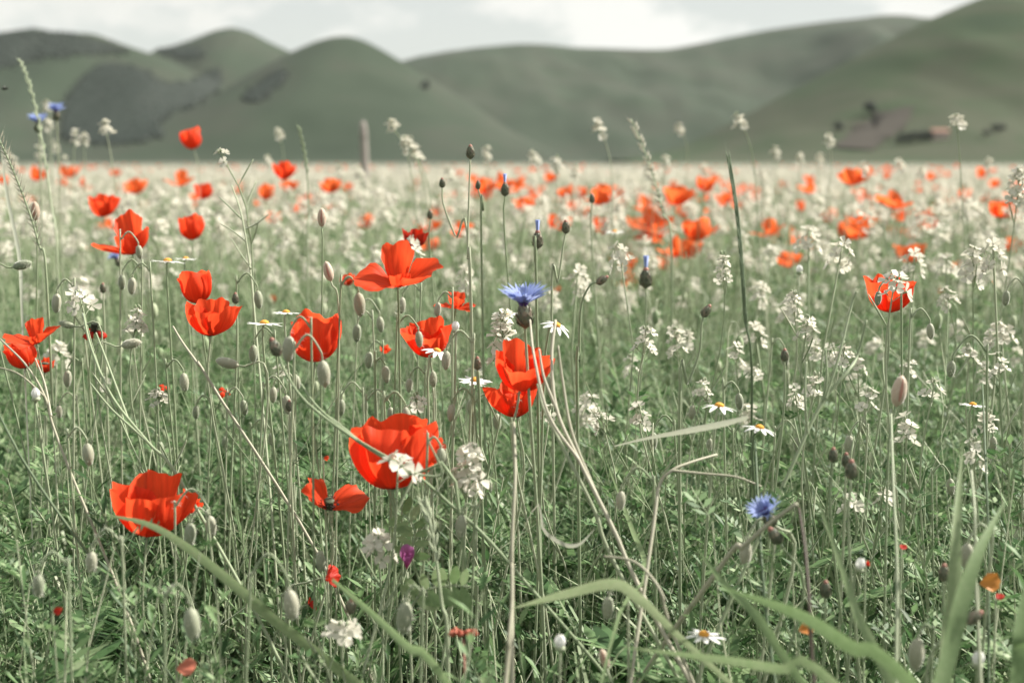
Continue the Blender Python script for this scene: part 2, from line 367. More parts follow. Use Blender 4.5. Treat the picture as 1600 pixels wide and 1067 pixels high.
g = G()  # dark crowns cover the slope: part forest, part cloud shadow built as trees
wood_shade_patches = [[(98, 215), (108, 160), (140, 118), (165, 102), (205, 108), (262, 138), (300, 132), (342, 110), (346, 132), (300, 165), (262, 176), (240, 196), (248, 212), (185, 226), (140, 222)],
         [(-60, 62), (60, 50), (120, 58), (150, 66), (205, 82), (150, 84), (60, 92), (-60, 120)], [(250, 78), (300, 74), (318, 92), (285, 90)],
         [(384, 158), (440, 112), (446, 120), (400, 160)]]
for poly, n in zip(wood_shade_patches, (12000, 2600, 500, 420)):
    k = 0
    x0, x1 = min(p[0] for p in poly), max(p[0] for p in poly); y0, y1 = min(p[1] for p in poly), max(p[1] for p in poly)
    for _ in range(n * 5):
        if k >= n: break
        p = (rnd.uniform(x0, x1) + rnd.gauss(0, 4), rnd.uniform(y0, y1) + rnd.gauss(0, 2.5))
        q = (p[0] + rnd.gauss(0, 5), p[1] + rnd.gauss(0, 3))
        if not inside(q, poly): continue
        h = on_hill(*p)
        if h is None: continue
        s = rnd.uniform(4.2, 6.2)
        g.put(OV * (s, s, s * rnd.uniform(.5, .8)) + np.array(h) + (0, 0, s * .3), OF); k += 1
tag(add('distant_wood_shade', g.build('distant_wood_shade', M['tree'], True)), 'dark far-off tree masses on the hill slopes, part forest, part cloud shadow built as trees', 'wood_cloud_shade', kind='stuff')

def far_tree(px, py, hgt, label, group):
    h = on_hill(px, py)
    if h is None: return
    root = thing('tree', h, label, 'tree', group)
    P = wob((0, 0, -.5), (0, 0, hgt * .5), 5, .03, px); add('trunk', mesh('trunk', *tube(P, np.linspace(.05, .025, 5) * hgt, 6), M['bark']), root)
    g = G()
    for q in range(46):
        d = rng.normal(size=3); d /= np.linalg.norm(d); rad = rng.uniform(.55, 1.0)
        c = d * (hgt * .42, hgt * .42, hgt * .34) * rad + (0, 0, hgt * .56)
        s = hgt * rng.uniform(.07, .15); g.put(IV * s * rng.uniform(.6, 1.3, (12, 1)) + c, IF)
    add('crown', g.build('crown', M['tree'], False), root)
far_tree(665, 142, 17, 'lone dark tree on the flank of the rounded hill', None)
far_tree(1358, 177, 11, 'lone dark tree at the upper corner of the brown field', None)
far_tree(1364, 180, 8, 'small dark bushy tree touching the lone tree above the brown field', None)
far_tree(1311, 207, 9, 'dark tree at the lower left corner of the brown field', None)
for i, (x, y, s) in enumerate([(1403, 224, 6), (1411, 222, 7), (1419, 223, 7), (1427, 221, 8), (1436, 222, 8), (1445, 220, 8), (1453, 220, 7), (1458, 219, 5)]):
    far_tree(x, y, s, 'dark tree in the hedge row left of the farmhouse', 'hedge row trees by the farmhouse')
for x, y, s in [(1541, 214, 6), (1556, 208, 7), (1566, 206, 6)]:
    far_tree(x, y, s, 'dark tree on the slope right of the farmhouse', 'trees right of the farmhouse')
# brown field draped on the hillside
corners = [(1304, 232), (1332, 204), (1372, 178), (1428, 168), (1420, 190), (1396, 214), (1360, 236)]
c0 = (1366, 204); ring = []
for s in (0, .34, .67, 1):
    for q in range(28):
        t = q / 28 * len(corners); i = int(t); a, b = corners[i % 7], corners[(i + 1) % 7]; f = t - i
        p = on_hill(c0[0] + (a[0] + (b[0] - a[0]) * f - c0[0]) * s, c0[1] + (a[1] + (b[1] - a[1]) * f - c0[1]) * s)
        ring.append(tuple(p + Vector((s * 9 * mnoise.noise((q * .7, 1, 2)), -1.2, 1.2))) if p else None)
if all(r is not None for r in ring):
    F = [(j * 28 + i, j * 28 + (i + 1) % 28, (j + 1) * 28 + (i + 1) % 28, (j + 1) * 28 + i) for j in range(3) for i in range(28)]
    tag(add('ploughed_field', mesh('ploughed_field', ring, np.array(F, dtype=np.int32), M['plough'])), 'bare pinkish brown ploughed field on the near hillside', kind='structure')
# farmhouse
hp = on_hill(1468, 217)
fh = thing('farmhouse', hp, 'small pale pink farmhouse at the foot of the near hillside', 'building')
def box(a, b):
    (x0, y0, z0), (x1, y1, z1) = a, b
    return [(x0, y0, z0), (x1, y0, z0), (x1, y1, z0), (x0, y1, z0), (x0, y0, z1), (x1, y0, z1), (x1, y1, z1), (x0, y1, z1)], [(0, 3, 2, 1), (4, 5, 6, 7), (0, 1, 5, 4), (1, 2, 6, 5), (2, 3, 7, 6), (3, 0, 4, 7)]
add('wall', mesh('wall', *box((-6, -3.5, -3), (6, 3.5, 5.2)), M['plaster'], smooth=False), fh)
add('roof', mesh('roof', [(-6.5, -4.1, 5.0), (6.5, -4.1, 5.0), (6.5, 4.1, 5.0), (-6.5, 4.1, 5.0), (-6.5, 0, 7.3), (6.5, 0, 7.3)], [(0, 1, 5, 4), (2, 3, 4, 5), (0, 4, 3), (1, 2, 5), (0, 3, 2, 1)], M['rooftile'], smooth=False), fh)
wm = mesh('window', *box((-.5, -.06, 0), (.5, .06, 1.3)), M['glass'], smooth=False)
for x in (-4, -1.4, 1.4, 4): add('window', wm, fh, Matrix.Translation((x, -3.52, 2.6)))
add('door', mesh('door', *box((-.6, -.06, -.4), (.6, .06, 1.9)), M['wood'], smooth=False), fh, Matrix.Translation((0, -3.52, 0)))

# air between the camera and the hills
hb = add('haze', mesh('haze', *box((-6000, -1000, -1), (6000, 6000, 520)), [], smooth=False))
m, n, l, o = nodes('haze_air'); pv = n.new('ShaderNodeVolumePrincipled'); pv.inputs['Color'].default_value = (.85, .95, .91, 1)
pv.inputs['Density'].default_value = 1.8e-5; l.new(pv.outputs[0], o.inputs['Volume']); hb.data.materials.append(m); tag(hb, kind='stuff')
hb.display_type = 'WIRE'

# ================================================================== UNDERGROWTH (stuff)
def inst(T, pos, yaw, scale, tilt=None, zs=None):
    """copies of template T=(V,F,m) at the positions, merged"""
    V, F, m = T[:3]; n = len(pos); c, s = np.cos(yaw), np.sin(yaw)
    P = V[None] * scale[:, None, None]
    if zs is not None: P = P * np.stack([np.ones(n), np.ones(n), zs], -1)[:, None, :]
    X = P[..., 0] * c[:, None] - P[..., 1] * s[:, None]; Y = P[..., 0] * s[:, None] + P[..., 1] * c[:, None]; Z = P[..., 2]
    if tilt is not None: X = X + Z * tilt[:, 0:1]; Y = Y + Z * tilt[:, 1:2]
    W = np.stack([X, Y, Z], -1) + pos[:, None, :]
    return W.reshape(-1, 3), (F[None] + (np.arange(n) * len(V))[:, None, None]).reshape(-1, 3), np.tile(m, n)
def scatter(n, d0, d1, margin=.75, z=0.0, power=1.0):
    """random points of the field between two distances, a bit wider than the view"""
    d = d0 + (d1 - d0) * rng.random(n * 3) ** power
    w = .36 * d + margin; keep = rng.random(len(d)) < w / w.max(); d = d[keep][:n]
    x = rng.uniform(-1, 1, len(d)) * (.36 * d + margin)
    return np.stack([x, d, np.full(len(d), z)], -1)
HEADS_AT = []
class Stuff:
    def __init__(s): s.v, s.f, s.m, s.n = [], [], [], 0
    def put(s, T, pos, smin, smax, tilt=.15, zs=None, clear=0.0):
        if HEADS_AT and clear:      # nothing grows through, or right in front of, the flower heads
            h = np.array(HEADS_AT); dx = np.abs(pos[:, 0:1] - h[None, :, 0] * pos[:, 1:2] / h[None, :, 1]); dy = h[None, :, 1] - pos[:, 1:2]
            pos = pos[~((dx < h[None, :, 2]) & (dy < clear * h[None, :, 3]) & (dy > -.10 * h[None, :, 3])).any(1)]
        n = len(pos); W, F, m = inst(T, pos, rng.uniform(0, 6.283, n), rng.uniform(smin, smax, n), rng.normal(0, tilt, (n, 2)), zs)
        s.v.append(W); s.f.append(F + s.n); s.m.append(m); s.n += len(W)
    def build(s, name, mats, label, cat):
        me = mesh(name, np.vstack(s.v), np.vstack(s.f), mats, None, np.concatenate(s.m), True)
        return tag(add(name, me), label, cat, kind='stuff')

def t_blade(seed, seg=5, w=.0028, h=.32, droop=.5):
    rr = random.Random(seed); t = np.linspace(0, 1, seg + 1); az = 0
    P = np.stack([h * droop * t ** 2 * .6, 0 * t + .03 * h * np.sin(t * 3 + seed), h * (t - droop * .35 * t ** 3)], -1)
    W = w * (1 - t ** 2.2) + .0002
    V, F = strip(P, W, (0, 1, 0)); F = tri(F); return V, F, np.zeros(len(F), int)
def t_sprig(seed, h=.26, pairs=6, leaves=9):
    """ferny vetch-like sprig: a stem with pinnate leaves"""
    rr = random.Random(seed); g = G(); S = wob((0, 0, 0), (rr.uniform(-.04, .04), rr.uniform(-.04, .04), h), 6, .05, seed)
    g.put(*tube(S, np.linspace(.0013, .0006, 6), 3, False), 1)
    for q in range(leaves):
        f = .18 + .82 * q / (leaves - 1); i = f * 5 * .999; k = int(i); p = S[k] + (S[min(k + 1, 5)] - S[k]) * (i - k)
        a = q * 2.4 + rr.uniform(-.4, .4); L = rr.uniform(.04, .065) * (1.1 - .4 * f); up = rr.uniform(.35, .95)
        d = np.array([math.cos(a), math.sin(a), up]); d /= np.linalg.norm(d); sd = np.cross(d, (0, 0, 1)); sd /= np.linalg.norm(sd); nn = np.cross(sd, d)
        for r_ in range(pairs):
            e = (r_ + 1) / pairs; b = p + d * L * e - np.array([0, 0, .25 * L * e * e]); ll = L * .36 * math.sin(.6 + 2.1 * e)
            for sg in (-1, 1):
                o_ = sd * sg * .86 + d * .5 + nn * rr.uniform(.05, .4); o_ /= np.linalg.norm(o_); wv = np.cross(o_, nn); wv /= np.linalg.norm(wv); wv *= ll * .17
                mid = b + o_ * ll * .55; g.put([b, mid + wv, b + o_ * ll, mid - wv], [(0, 1, 2, 3)], 0)
        g.put([p, p + d * L * .5 + sd * .0006, p + d * L], [(0, 1, 2)], 1)
    V, F, m, _ = g.arr(); return V, F, m
def t_narrow(seed, h=.3, n=26, ll=.03, lw=.0024, stem=True, sides=3):
    """upright stem set with narrow leaves"""
    rr = random.Random(seed); g = G(); S = wob((0, 0, 0), (rr.uniform(-.05, .05), rr.uniform(-.05, .05), h), 6, .04, seed)
    if stem: g.put(*tube(S, np.linspace(.0015, .0007, 6), sides, False), 1)
    for q in range(n):
        f = .12 + .88 * q / (n - 1); i = f * 5 * .999; k = int(i); p = S[k] + (S[min(k + 1, 5)] - S[k]) * (i - k)
        a = q * 2.4 + rr.uniform(-.3, .3); L = ll * rr.uniform(.7, 1.25) * (1.15 - .5 * f); up = rr.uniform(.5, 1.7)
        d = np.array([math.cos(a), math.sin(a), up]); d /= np.linalg.norm(d); sd = np.array([-math.sin(a), math.cos(a), 0.])
        mid = p + d * L * .55; tip = p + d * L + np.array([math.cos(a), math.sin(a), -.2]) * L * .12
        g.put([p, mid + sd * lw, tip, mid - sd * lw], [(0, 1, 2, 3)], 0)
    V, F, m, _ = g.arr(); return V, F, m
def t_lobed(seed, L=.12):
    """deeply lobed poppy leaf, rising and arching over"""
    rr = random.Random(seed); g = G(); t = np.linspace(0, 1, 7); P = np.stack([L * .75 * t, 0 * t, L * (.8 * t - .35 * t * t)], -1)
    g.put(*strip(P, .05 * L * (1.1 - t), (0, 1, 0)))
    for q in range(6):
        for sg in (-1, 1):
            e = .18 + .13 * q; b = np.array([np.interp(e, t, P[:, j]) for j in range(3)]); ll = L * .34 * math.sin(.5 + 2.3 * e) * rr.uniform(.8, 1.2)
            d = np.array([.62, sg * .8, .35]); d /= np.linalg.norm(d); wv = np.array([.8, -sg * .6, 0]) * ll * .2
            g.put([b - wv * .6, b + d * ll * .5 - wv, b + d * ll, b + d * ll * .5 + wv, b + wv * .6], [(0, 1, 2, 3, 4)])
    V, F, m, _ = g.arr(); return V, F, m
def t_stem(seed, h=.5, r=.0011, n=8, sides=3, hair=0):
    g = G(); rr = random.Random(seed); P = wob((0, 0, 0), (rr.uniform(-.07, .07), rr.uniform(-.07, .07), h), n, .045, seed)
    g.put(*tube(P, np.linspace(r, r * .6, n), sides, False), 0)
    if hair: g.put(*hairs(P, hair, .0035, seed, r * .8), 0)
    V, F, m, _ = g.arr(); return V, F, m
def t_branch(seed, h=.5, n=10, r=.0010, sides=3):
    """wiry stalk with slanted pods and side twigs"""
    g = G(); rr = random.Random(seed); P = wob((0, 0, 0), (rr.uniform(-.12, .12), rr.uniform(-.1, .1), h), 8, .06, seed); g.put(*tube(P, np.linspace(r, r * .55, 8), sides, False), 0)
    for q in range(n):
        f = .35 + .62 * q / n; i = f * 7 * .999; k = int(i); p = P[k] + (P[k + 1] - P[k]) * (i - k); a = q * 2.4 + rr.uniform(-.4, .4); L = rr.uniform(.02, .05); d = np.array([math.cos(a), math.sin(a), rr.uniform(.7, 1.8)]); d /= np.linalg.norm(d)
        g.put(*tube([p, p + d * L + (0, 0, .004)], [r * .7, r * .35], sides, False), 0)
    V, F, m, _ = g.arr(); return V, F, m
def t_hook(seed, h=.4):
    """stem ending in a hooked tip with a small bud"""
    g = G(); rr = random.Random(seed); a = wob((0, 0, 0), (rr.uniform(-.04, .04), rr.uniform(-.03, .03), h), 6, .04, seed)
    e = a[-1]; r_ = .011; arc = np.array([[e[0] + r_ - r_ * math.cos(q), e[1], e[2] + 1.3 * r_ * math.sin(q)] for q in np.linspace(.4, 3.3, 5)])
    P = np.vstack([a, arc]); g.put(*tube(P, np.linspace(.0013, .0009, len(P)), 3, False), 0)
    g.put(*ellipsoid(P[-1] + (0, 0, -.010), (0.1, 0, -1), .0115, .0055, 4, 5), 0)
    V, F, m, _ = g.arr(); return V, F, m

# ================================================================== FLOWERS
def petal(Rr, az, p0, p1, half, seed, nu=13, nv=9, ruf=.07, notch=0.0, curl=0.0, base=.003):
    """one poppy petal: az direction, p0/p1 angle from the flower axis (deg) at foot and rim, half = half angle of the fan (deg)"""
    rr = random.Random(seed); ph = [rr.uniform(0, 6.28) for _ in range(6)]; V, U = [], []
    n = 40; prof = [(base, 0.0)]
    for i in range(n):
        v = (i + .5) / n; a = R(p1 + (p0 - p1) * (1 - v) ** 1.4 + curl * max(0, v - .75) * 4); prof.append((prof[-1][0] + math.sin(a) / n, prof[-1][1] + math.cos(a) / n))
    prof = np.array(prof)
    for j in range(nv):
        v = j / (nv - 1)
        for i in range(nu):
            u = -1 + 2 * i / (nu - 1)
            L = Rr * (1 - .40 * abs(u) ** 2.2 + .035 * math.sin(5 * u + ph[0]) + .03 * math.sin(11 * u + ph[1]) + .02 * math.sin(19 * u + ph[4]) - notch * math.exp(-(u * 3.5) ** 2))
            k = v * n; k0 = min(int(k), n - 1); f = k - k0; rad, hz = prof[k0] * (1 - f) + prof[k0 + 1] * f
            rad *= L; hz *= L
            th = u * R(half) * (1 - .12 * v); wv = v ** 1.6
            amp = ruf * Rr * wv
            off = amp * (math.sin(3.1 * u + ph[2]) * .85 + .5 * math.sin(7.3 * u + ph[3] + 2 * v) + .30 * math.sin(14 * u + ph[5] + 3 * v) + .16 * math.sin(25 * u + ph[0] + 5 * v)) + .022 * Rr * v * math.sin(9 * v + 5 * u + ph[1])
            a = R(p1 + (p0 - p1) * (1 - v) ** 1.4); nr, nz = -math.cos(a), math.sin(a)
            # width grows even when the petal stands upright
            x0 = rad * math.cos(th) + off * nr; y0 = rad * math.sin(th)
            wide = L * v * math.sin(R(half) * abs(u)) * (1 if u > 0 else -1) * .8
            y0 = y0 if abs(y0) > abs(wide) * .62 else wide * .62
            V.append((x0 * math.cos(az) - y0 * math.sin(az), x0 * math.sin(az) + y0 * math.cos(az), hz + off * nz)); U.append((u * .5 + .5, v))
    F = [(j * nu + i, j * nu + i + 1, (j + 1) * nu + i + 1, (j + 1) * nu + i) for j in range(nv - 1) for i in range(nu - 1)]
    return np.array(V), F, np.array(U)
def capsule_geo(s=1.0):
    g = G(); g.put(*tube([(0, 0, 0), (0, 0, .003 * s), (0, 0, .008 * s), (0, 0, .011 * s), (0, 0, .0118 * s), (0, 0, .0125 * s)], [.0012 * s, .0032 * s, .0042 * s, .0038 * s, .0050 * s, .003 * s], 9)); return g
def stamen_geo(seed, s=1.0, n=34):
    rr = random.Random(seed); g = G()
    for q in range(n):
        a = rr.uniform(0, 6.28); o_ = rr.uniform(.5, 1.0); b = np.array([math.cos(a), math.sin(a), 0]); p = b * .002 * s; e = b * .009 * s * o_ + (0, 0, rr.uniform(.006, .011) * s)
        g.put([p, p + (0.0003, 0, 0), e], [(0, 1, 2)]); g.put(IV * (.0008 * s) + e, IF)
    return g
CAPS = capsule_geo().build('capsule', M['capsule']); STAM = stamen_geo(3).build('stamens', M['stamen'], False)

PRESET = {  # petals: (azimuth deg [0 right, 90 away, 180 left, 270 to the viewer], foot angle, rim angle, size, half angle, notch, curl)
    'open':  [(92, 66, 0, 1.02, 78, .03, 25), (200, 74, 66, 1.08, 70, 0, 30), (345, 72, 44, 1.08, 66, .05, 15), (285, 84, 8, .60, 84, 0, 10)],
    'bowl':  [(90, 90, -20, 1.06, 86, .03, -10), (270, 90, -16, 1.0, 88, 0, -10), (5, 90, -20, 1.0, 80, .03, -8), (178, 90, -20, 1.0, 80, 0, -8)],
    'goblet': [(85, 86, -12, 1.08, 84, .04, 10), (265, 88, -6, .80, 88, 0, 10), (352, 86, 2, 1.0, 78, .03, 8), (175, 86, 0, 1.0, 78, 0, 10)],
    'cup':   [(92, 84, -10, 1.06, 86, .03, 10), (268, 88, 2, .84, 90, .02, 25), (182, 88, -4, 1.0, 84, .02, 12), (358, 88, 0, .98, 82, .03, 12)],
    'tri':   [(95, 78, -12, 1.14, 62, -.16, 5), (268, 86, 4, .74, 88, 0, 10), (190, 84, 48, 1.0, 74, 0, 12), (0, 86, 4, .86, 76, 0, 8)],
    'hang':  [(92, 66, 20, .95, 76, .03, 10), (268, 84, 14, .95, 84, .05, 30), (205, 86, 80, 1.05, 70, .02, 20), (335, 86, 62, 1.05, 68, .03, 20)],
    'torn':  [(155, 60, 28, 1.0, 68, .08, 30), (25, 74, 80, 1.1, 56, .06, 35)],
    'wilt':  [(20, 40, 150, .9, 44, .06, 30), (130, 40, 140, .85, 44, .05, 30), (250, 36, 150, .9, 44, .04, 20)],
}
def poppy(px, py, d, size, kind, axis, label, group=None, spin=0, base=None, mat='red', seed=None, name='poppy', detail=True, stem_mat='stem_one', ruf=.075, cap=True, foot=None):
    """(px,py) = sight line through the flower's foot, d metres off, size = petal length"""
    seed = seed if seed is not None else int(px * 13 + py * 7)
    rr = random.Random(seed); hd = at(px, py, d); HEADS_AT.append((hd.x, hd.y, size * .85 + (.034 if hd.z < .47 else 0), 1.0))
    b = Vector((hd.x + rr.uniform(-.05, .05), hd.y + rr.uniform(-.02, .07), 0)) if foot is None else Vector((hd.x + foot[0], hd.y + foot[1], 0))
    root = thing(name, b, label, 'poppy', group)
    top = np.array(hd - b); ax = np.array(Vector(axis).normalized())
    P = spline([(0, 0, -.01), top * (.45, .45, .5) + (rr.uniform(-.02, .02), 0, 0), top - ax * .05 - (0, 0, .02), top - ax * .012, top], 14)
    g = G(); rad = np.linspace(.0014, .00095, 14); g.put(*tube(P, rad, 6)); 
    if detail: g.put(*hairs(P, 90, .004, seed, .0011))
    add('stem', g.build('stem', M[stem_mat]), root)
    RM = np.array(rot_to(ax, R(spin)))
    # keep the preset azimuths in the picture frame: undo the twist of the tracking
    px_ = RM @ np.array([1, 0, 0]); a0 = math.atan2(px_ @ np.cross(ax, (1, 0, 0)), px_ @ np.array([1, 0, 0])) if abs(ax[0]) < .95 else 0
    fix = np.array(Matrix.Rotation(-a0 + R(spin), 3, 'Z')); RM = RM @ fix
    for q, (az, p0, p1, sz, half, notch, curl) in enumerate(PRESET[kind]):
        V, F, U = petal(size * sz * rr.uniform(.94, 1.06), R(az + rr.uniform(-8, 8)), p0 + rr.uniform(-5, 5), p1 + rr.uniform(-7, 7), half, seed + q * 31, 27 if detail else 9, 14 if detail else 6, ruf, notch, curl)
        gg = G(); gg.put(V @ RM.T + top, F, 0, U); add('petal', gg.build('petal', M[mat]), root)
    if cap:
        mt = Matrix.Translation(Vector(top)) @ Matrix(RM.tolist()).to_4x4()
        c = add('seed_capsule', CAPS, root, mt); tag(add('stamens', STAM, c), kind='stuff')
    return root

# axis = direction the flower opens towards (x right, y away, z up)
poppy(622, 447, 1.34, .044, 'open', (.02, -.42, 1), 'wide open red poppy with a tall back petal and spread wings', mat='red', foot=(-.01, .05), cap=False)
poppy(492, 565, 1.36, .059, 'bowl', (.05, 0, 1), 'cup shaped red poppy behind two hooked bud stems')
poppy(614, 764, 1.25, .077, 'bowl', (-.04, .10, 1), 'large red poppy with white rocket flowers in front', ruf=.09)
poppy(662, 728, 1.27, .026, 'torn', (.55, -.35, -.2), 'loose red petal end hanging right of the large poppy', cap=False, name='poppy')
poppy(812, 609, 1.33, .051, 'cup', (.10, -.22, 1), 'upper red poppy of the pair behind the leaning pale stalks')
poppy(808, 652, 1.40, .044, 'goblet', (-.12, .08, 1), 'lower red poppy under the other behind the pale stalks', ruf=.11)
poppy(230, 838, 1.27, .063, 'goblet', (.10, .10, 1), 'ruffled red poppy with one petal hanging under a long grass blade', ruf=.13)
poppy(296, 800, 1.36, .019, 'goblet', (.2, -.3, .9), 'small red petal tuft touching the ruffled poppy', cap=False)
poppy(515, 796, 1.30, .036, 'torn', (.05, -.5, .8), 'torn red poppy with only two shadow striped petals left', ruf=.12)
poppy(207, 398, 1.95, .056, 'tri', (-.18, 0, 1), 'pointed triangular red poppy behind a hanging bud', ruf=.05)
poppy(310, 474, 1.62, .045, 'bowl', (-.15, 0, 1), 'domed red poppy just above another poppy')
poppy(328, 525, 1.52, .049, 'goblet', (.05, -.05, 1), 'bowl shaped red poppy just below the domed one')
poppy(57, 537, 1.62, .033, 'open', (-.05, -.3, 1), 'open red poppy above a lower red pair', cap=False)
poppy(40, 575, 1.66, .041, 'bowl', (-.3, -.05, 1), 'round ribbed red poppy left of a small red one')
poppy(70, 582, 1.72, .020, 'goblet', (.1, -.1, 1), 'small red poppy low beside the ribbed round one')
poppy(146, 520, 1.7, .022, 'wilt', (.2, -.2, .9), 'crumpled dark red poppy behind a pale rocket head', mat='red_dull')
poppy(672, 558, 1.5, .046, 'cup', (-.1, -.1, 1), 'red poppy with a bud in front and a daisy below', ruf=.11)
poppy(712, 482, 1.72, .026, 'hang', (.1, -.1, .9), 'softly folded pinkish red poppy hanging above the daisies', mat='red', ruf=.12)
poppy(648, 388, 1.9, .032, 'goblet', (0, 0, 1), 'dark red half closed poppy above the wide open one', mat='red_dull')
poppy(600, 552, 1.85, .012, 'goblet', (.2, -.3, 1), 'tiny red petal scrap among stems beside the cup shaped poppy', cap=False)
poppy(545, 446, 2.1, .019, 'goblet', (-.2, -.2, 1), 'small red poppy peeping out behind the wide open one')
poppy(300, 375, 2.35, .050, 'bowl', (0, -.05, 1), 'round red poppy below a small blurred one')
poppy(160, 339, 2.7, .054, 'cup', (.05, -.1, 1), 'broad red poppy crossed by a pale upright stem')
poppy(303, 233, 3.3, .056, 'bowl', (-.2, -.05, 1), 'tall red poppy standing up against the dark hills')
poppy(443, 281, 3.3, .046, 'goblet', (.1, -.1, 1), 'red poppy standing just at the meadow skyline')
poppy(316, 311, 3.4, .042, 'goblet', (.2, -.1, 1), 'small red poppy above the round one')
poppy(1390, 488, 1.62, .052, 'cup', (0, -.1, 1), 'red poppy alone in the grass behind cream rocket flowers')
poppy(508, 905, 1.32, .020, 'torn', (.8, -.3, .2), 'shaded red petal behind an upright pale bud', cap=False, mat='red_dull')
poppy(482, 945, 1.35, .010, 'torn', (.6, -.3, .4), 'dark red petal scrap deep in the foliage below a bud', cap=False, mat='red_dull')
poppy(256, 606, 1.7, .010, 'wilt', (.2, -.3, .4), 'tiny red petal crumb above a small cream rocket head', cap=False)
poppy(350, 612, 1.7, .012, 'wilt', (.2, -.3, .4), 'small red petal crumb under the bowl shaped poppy', cap=False)

# mid distance poppies: shared heads
HEADS = []
for q, kd in enumerate(['bowl', 'goblet', 'cup', 'tri', 'goblet', 'cup', 'bowl', 'open']):
    ps = []
    for r_, (az, p0, p1, sz, half, notch, curl) in enumerate(PRESET[kd]):
        rr = random.Random(q * 17 + r_)
        V, F, U = petal(sz * rr.uniform(.92, 1.08), R(az + rr.uniform(-12, 12)), p0, p1 + rr.uniform(-8, 8), half, q * 71 + r_, 9, 6, .08, notch, curl, .05)
        gg = G(); gg.put(V, F, 0, U); ps.append((gg.build('petal', M['red_far']), gg))
    HEADS.append(ps)
def mid_poppy(px, py, w, label, group):
    d = .066 * FPX / w; s = 1.0
    dmax = .36 * FPX / max(1, py - 249)
    if d > dmax: s = dmax / d; d = dmax
    hd = at(px, py + w * .42, d); rr = random.Random(int(px * 31 + py)); size = .064 * s * rr.uniform(.95, 1.1)
    b = Vector((hd.x + rr.uniform(-.06, .06), hd.y + rr.uniform(-.04, .1), 0)); top = hd - b
    root = thing('poppy', b, label, 'poppy', group)
    P = spline([(0, 0, -.01), np.array(top) * (.5, .5, .5), np.array(top)], 7)
    add('stem', mesh('stem', *tube(P, np.linspace(.0022, .0014, 7), 4), M['stem_one']), root)
    ax = Vector((rr.gauss(0, .3), rr.gauss(-.08, .15), 1)); mt = Matrix.Translation(top) @ (rot_to(ax, 0) @ Matrix.Rotation(rr.uniform(-.5, .5) + math.pi * rr.randint(0, 1), 3, 'Z')).to_4x4() @ Matrix.Scale(size, 4)
    for me, _ in HEADS[rr.randint(0, 7)]: add('petal', me, root, mt)
cluster = [(1054, 304, 38), (1011, 322, 32), (1039, 324, 22), (1065, 330, 25), (995, 348, 27), (1018, 363, 38), (1045, 355, 20), (1090, 358, 43), (942, 351, 34), (917, 333, 24), (1073, 388, 38), (1112, 330, 22), (1129, 312, 25), (1130, 355, 15)]
for p in cluster: mid_poppy(*p, 'red poppy in the crowded clump between thin bud stalks', 'poppies of the crowded clump')
for p, lb in [((975, 412, 32), 'red poppy above a white centred one below the clump'), ((981, 441, 32), 'red poppy with a pale heart left of the dark cornflower bud'), ((1044, 410, 30), 'red poppy right of the dark cornflower bud'), ((1029, 407, 16), 'small red poppy touching the one right of the dark cornflower bud')]: mid_poppy(*p, lb, None)
right = [(1336, 274, 35), (1349, 313, 25), (1253, 322, 20), (1297, 337, 25), (1318, 359, 35), (1343, 344, 35), (1406, 335, 25), (1443, 334, 28), (1399, 363, 22), (1422, 392, 42), (1430, 364, 24), (1246, 372, 30), (1210, 370, 22), (1189, 343, 18), (1206, 354, 14), (1268, 386, 16), (1370, 340, 20), (1362, 330, 18)]
for p in right: mid_poppy(*p, 'red poppy among cream rocket flowers in the right hand drift', 'poppies of the cream flower drift')
edge = [(1544, 309, 16), (1555, 286, 16), (1506, 303, 22), (1571, 314, 26), (1522, 337, 14), (1588, 333, 20), (1585, 383, 28), (1597, 413, 14), (1473, 453, 12), (1503, 413, 20), (1555, 442, 12), (1461, 324, 12), (1480, 300, 14), (1570, 360, 14)]
for p in edge: mid_poppy(*p, 'small orange red poppy beyond the lone poppy in the grass', 'poppies beyond the lone poppy')
left = [(53, 269, 28), (112, 267, 25), (129, 286, 18), (141, 295, 14), (191, 289, 12), (226, 321, 15), (240, 309, 10), (295, 324, 12), (310, 320, 16), (351, 290, 12), (378, 288, 12), (140, 389, 8), (153, 389, 10), (0, 330, 10), (2, 350, 10), (205, 300, 10), (428, 466, 14), (215, 318, 8)]
for p in left: mid_poppy(*p, 'small orange red poppy in the grass below the dark hill', 'poppies below the dark hill')
centre = [(511, 296, 14), (490, 310, 22), (434, 310, 12), (452, 324, 11), (481, 341, 10), (493, 342, 12), (546, 306, 12), (532, 332, 11), (574, 335, 9), (760, 302, 20), (744, 277, 18), (737, 335, 10), (886, 300, 24), (964, 300, 22), (973, 313, 16), (995, 300, 14), (1130, 285, 15), (1182, 298, 14), (872, 452, 13), (706, 340, 9), (655, 282, 12), (520, 290, 14), (690, 325, 8), (705, 360, 9), (870, 325, 10), (830, 345, 9), (1160, 310, 10)]
for p in centre: mid_poppy(*p, 'small orange poppy in the pale flowers below the round hill', 'poppies in the pale middle field')

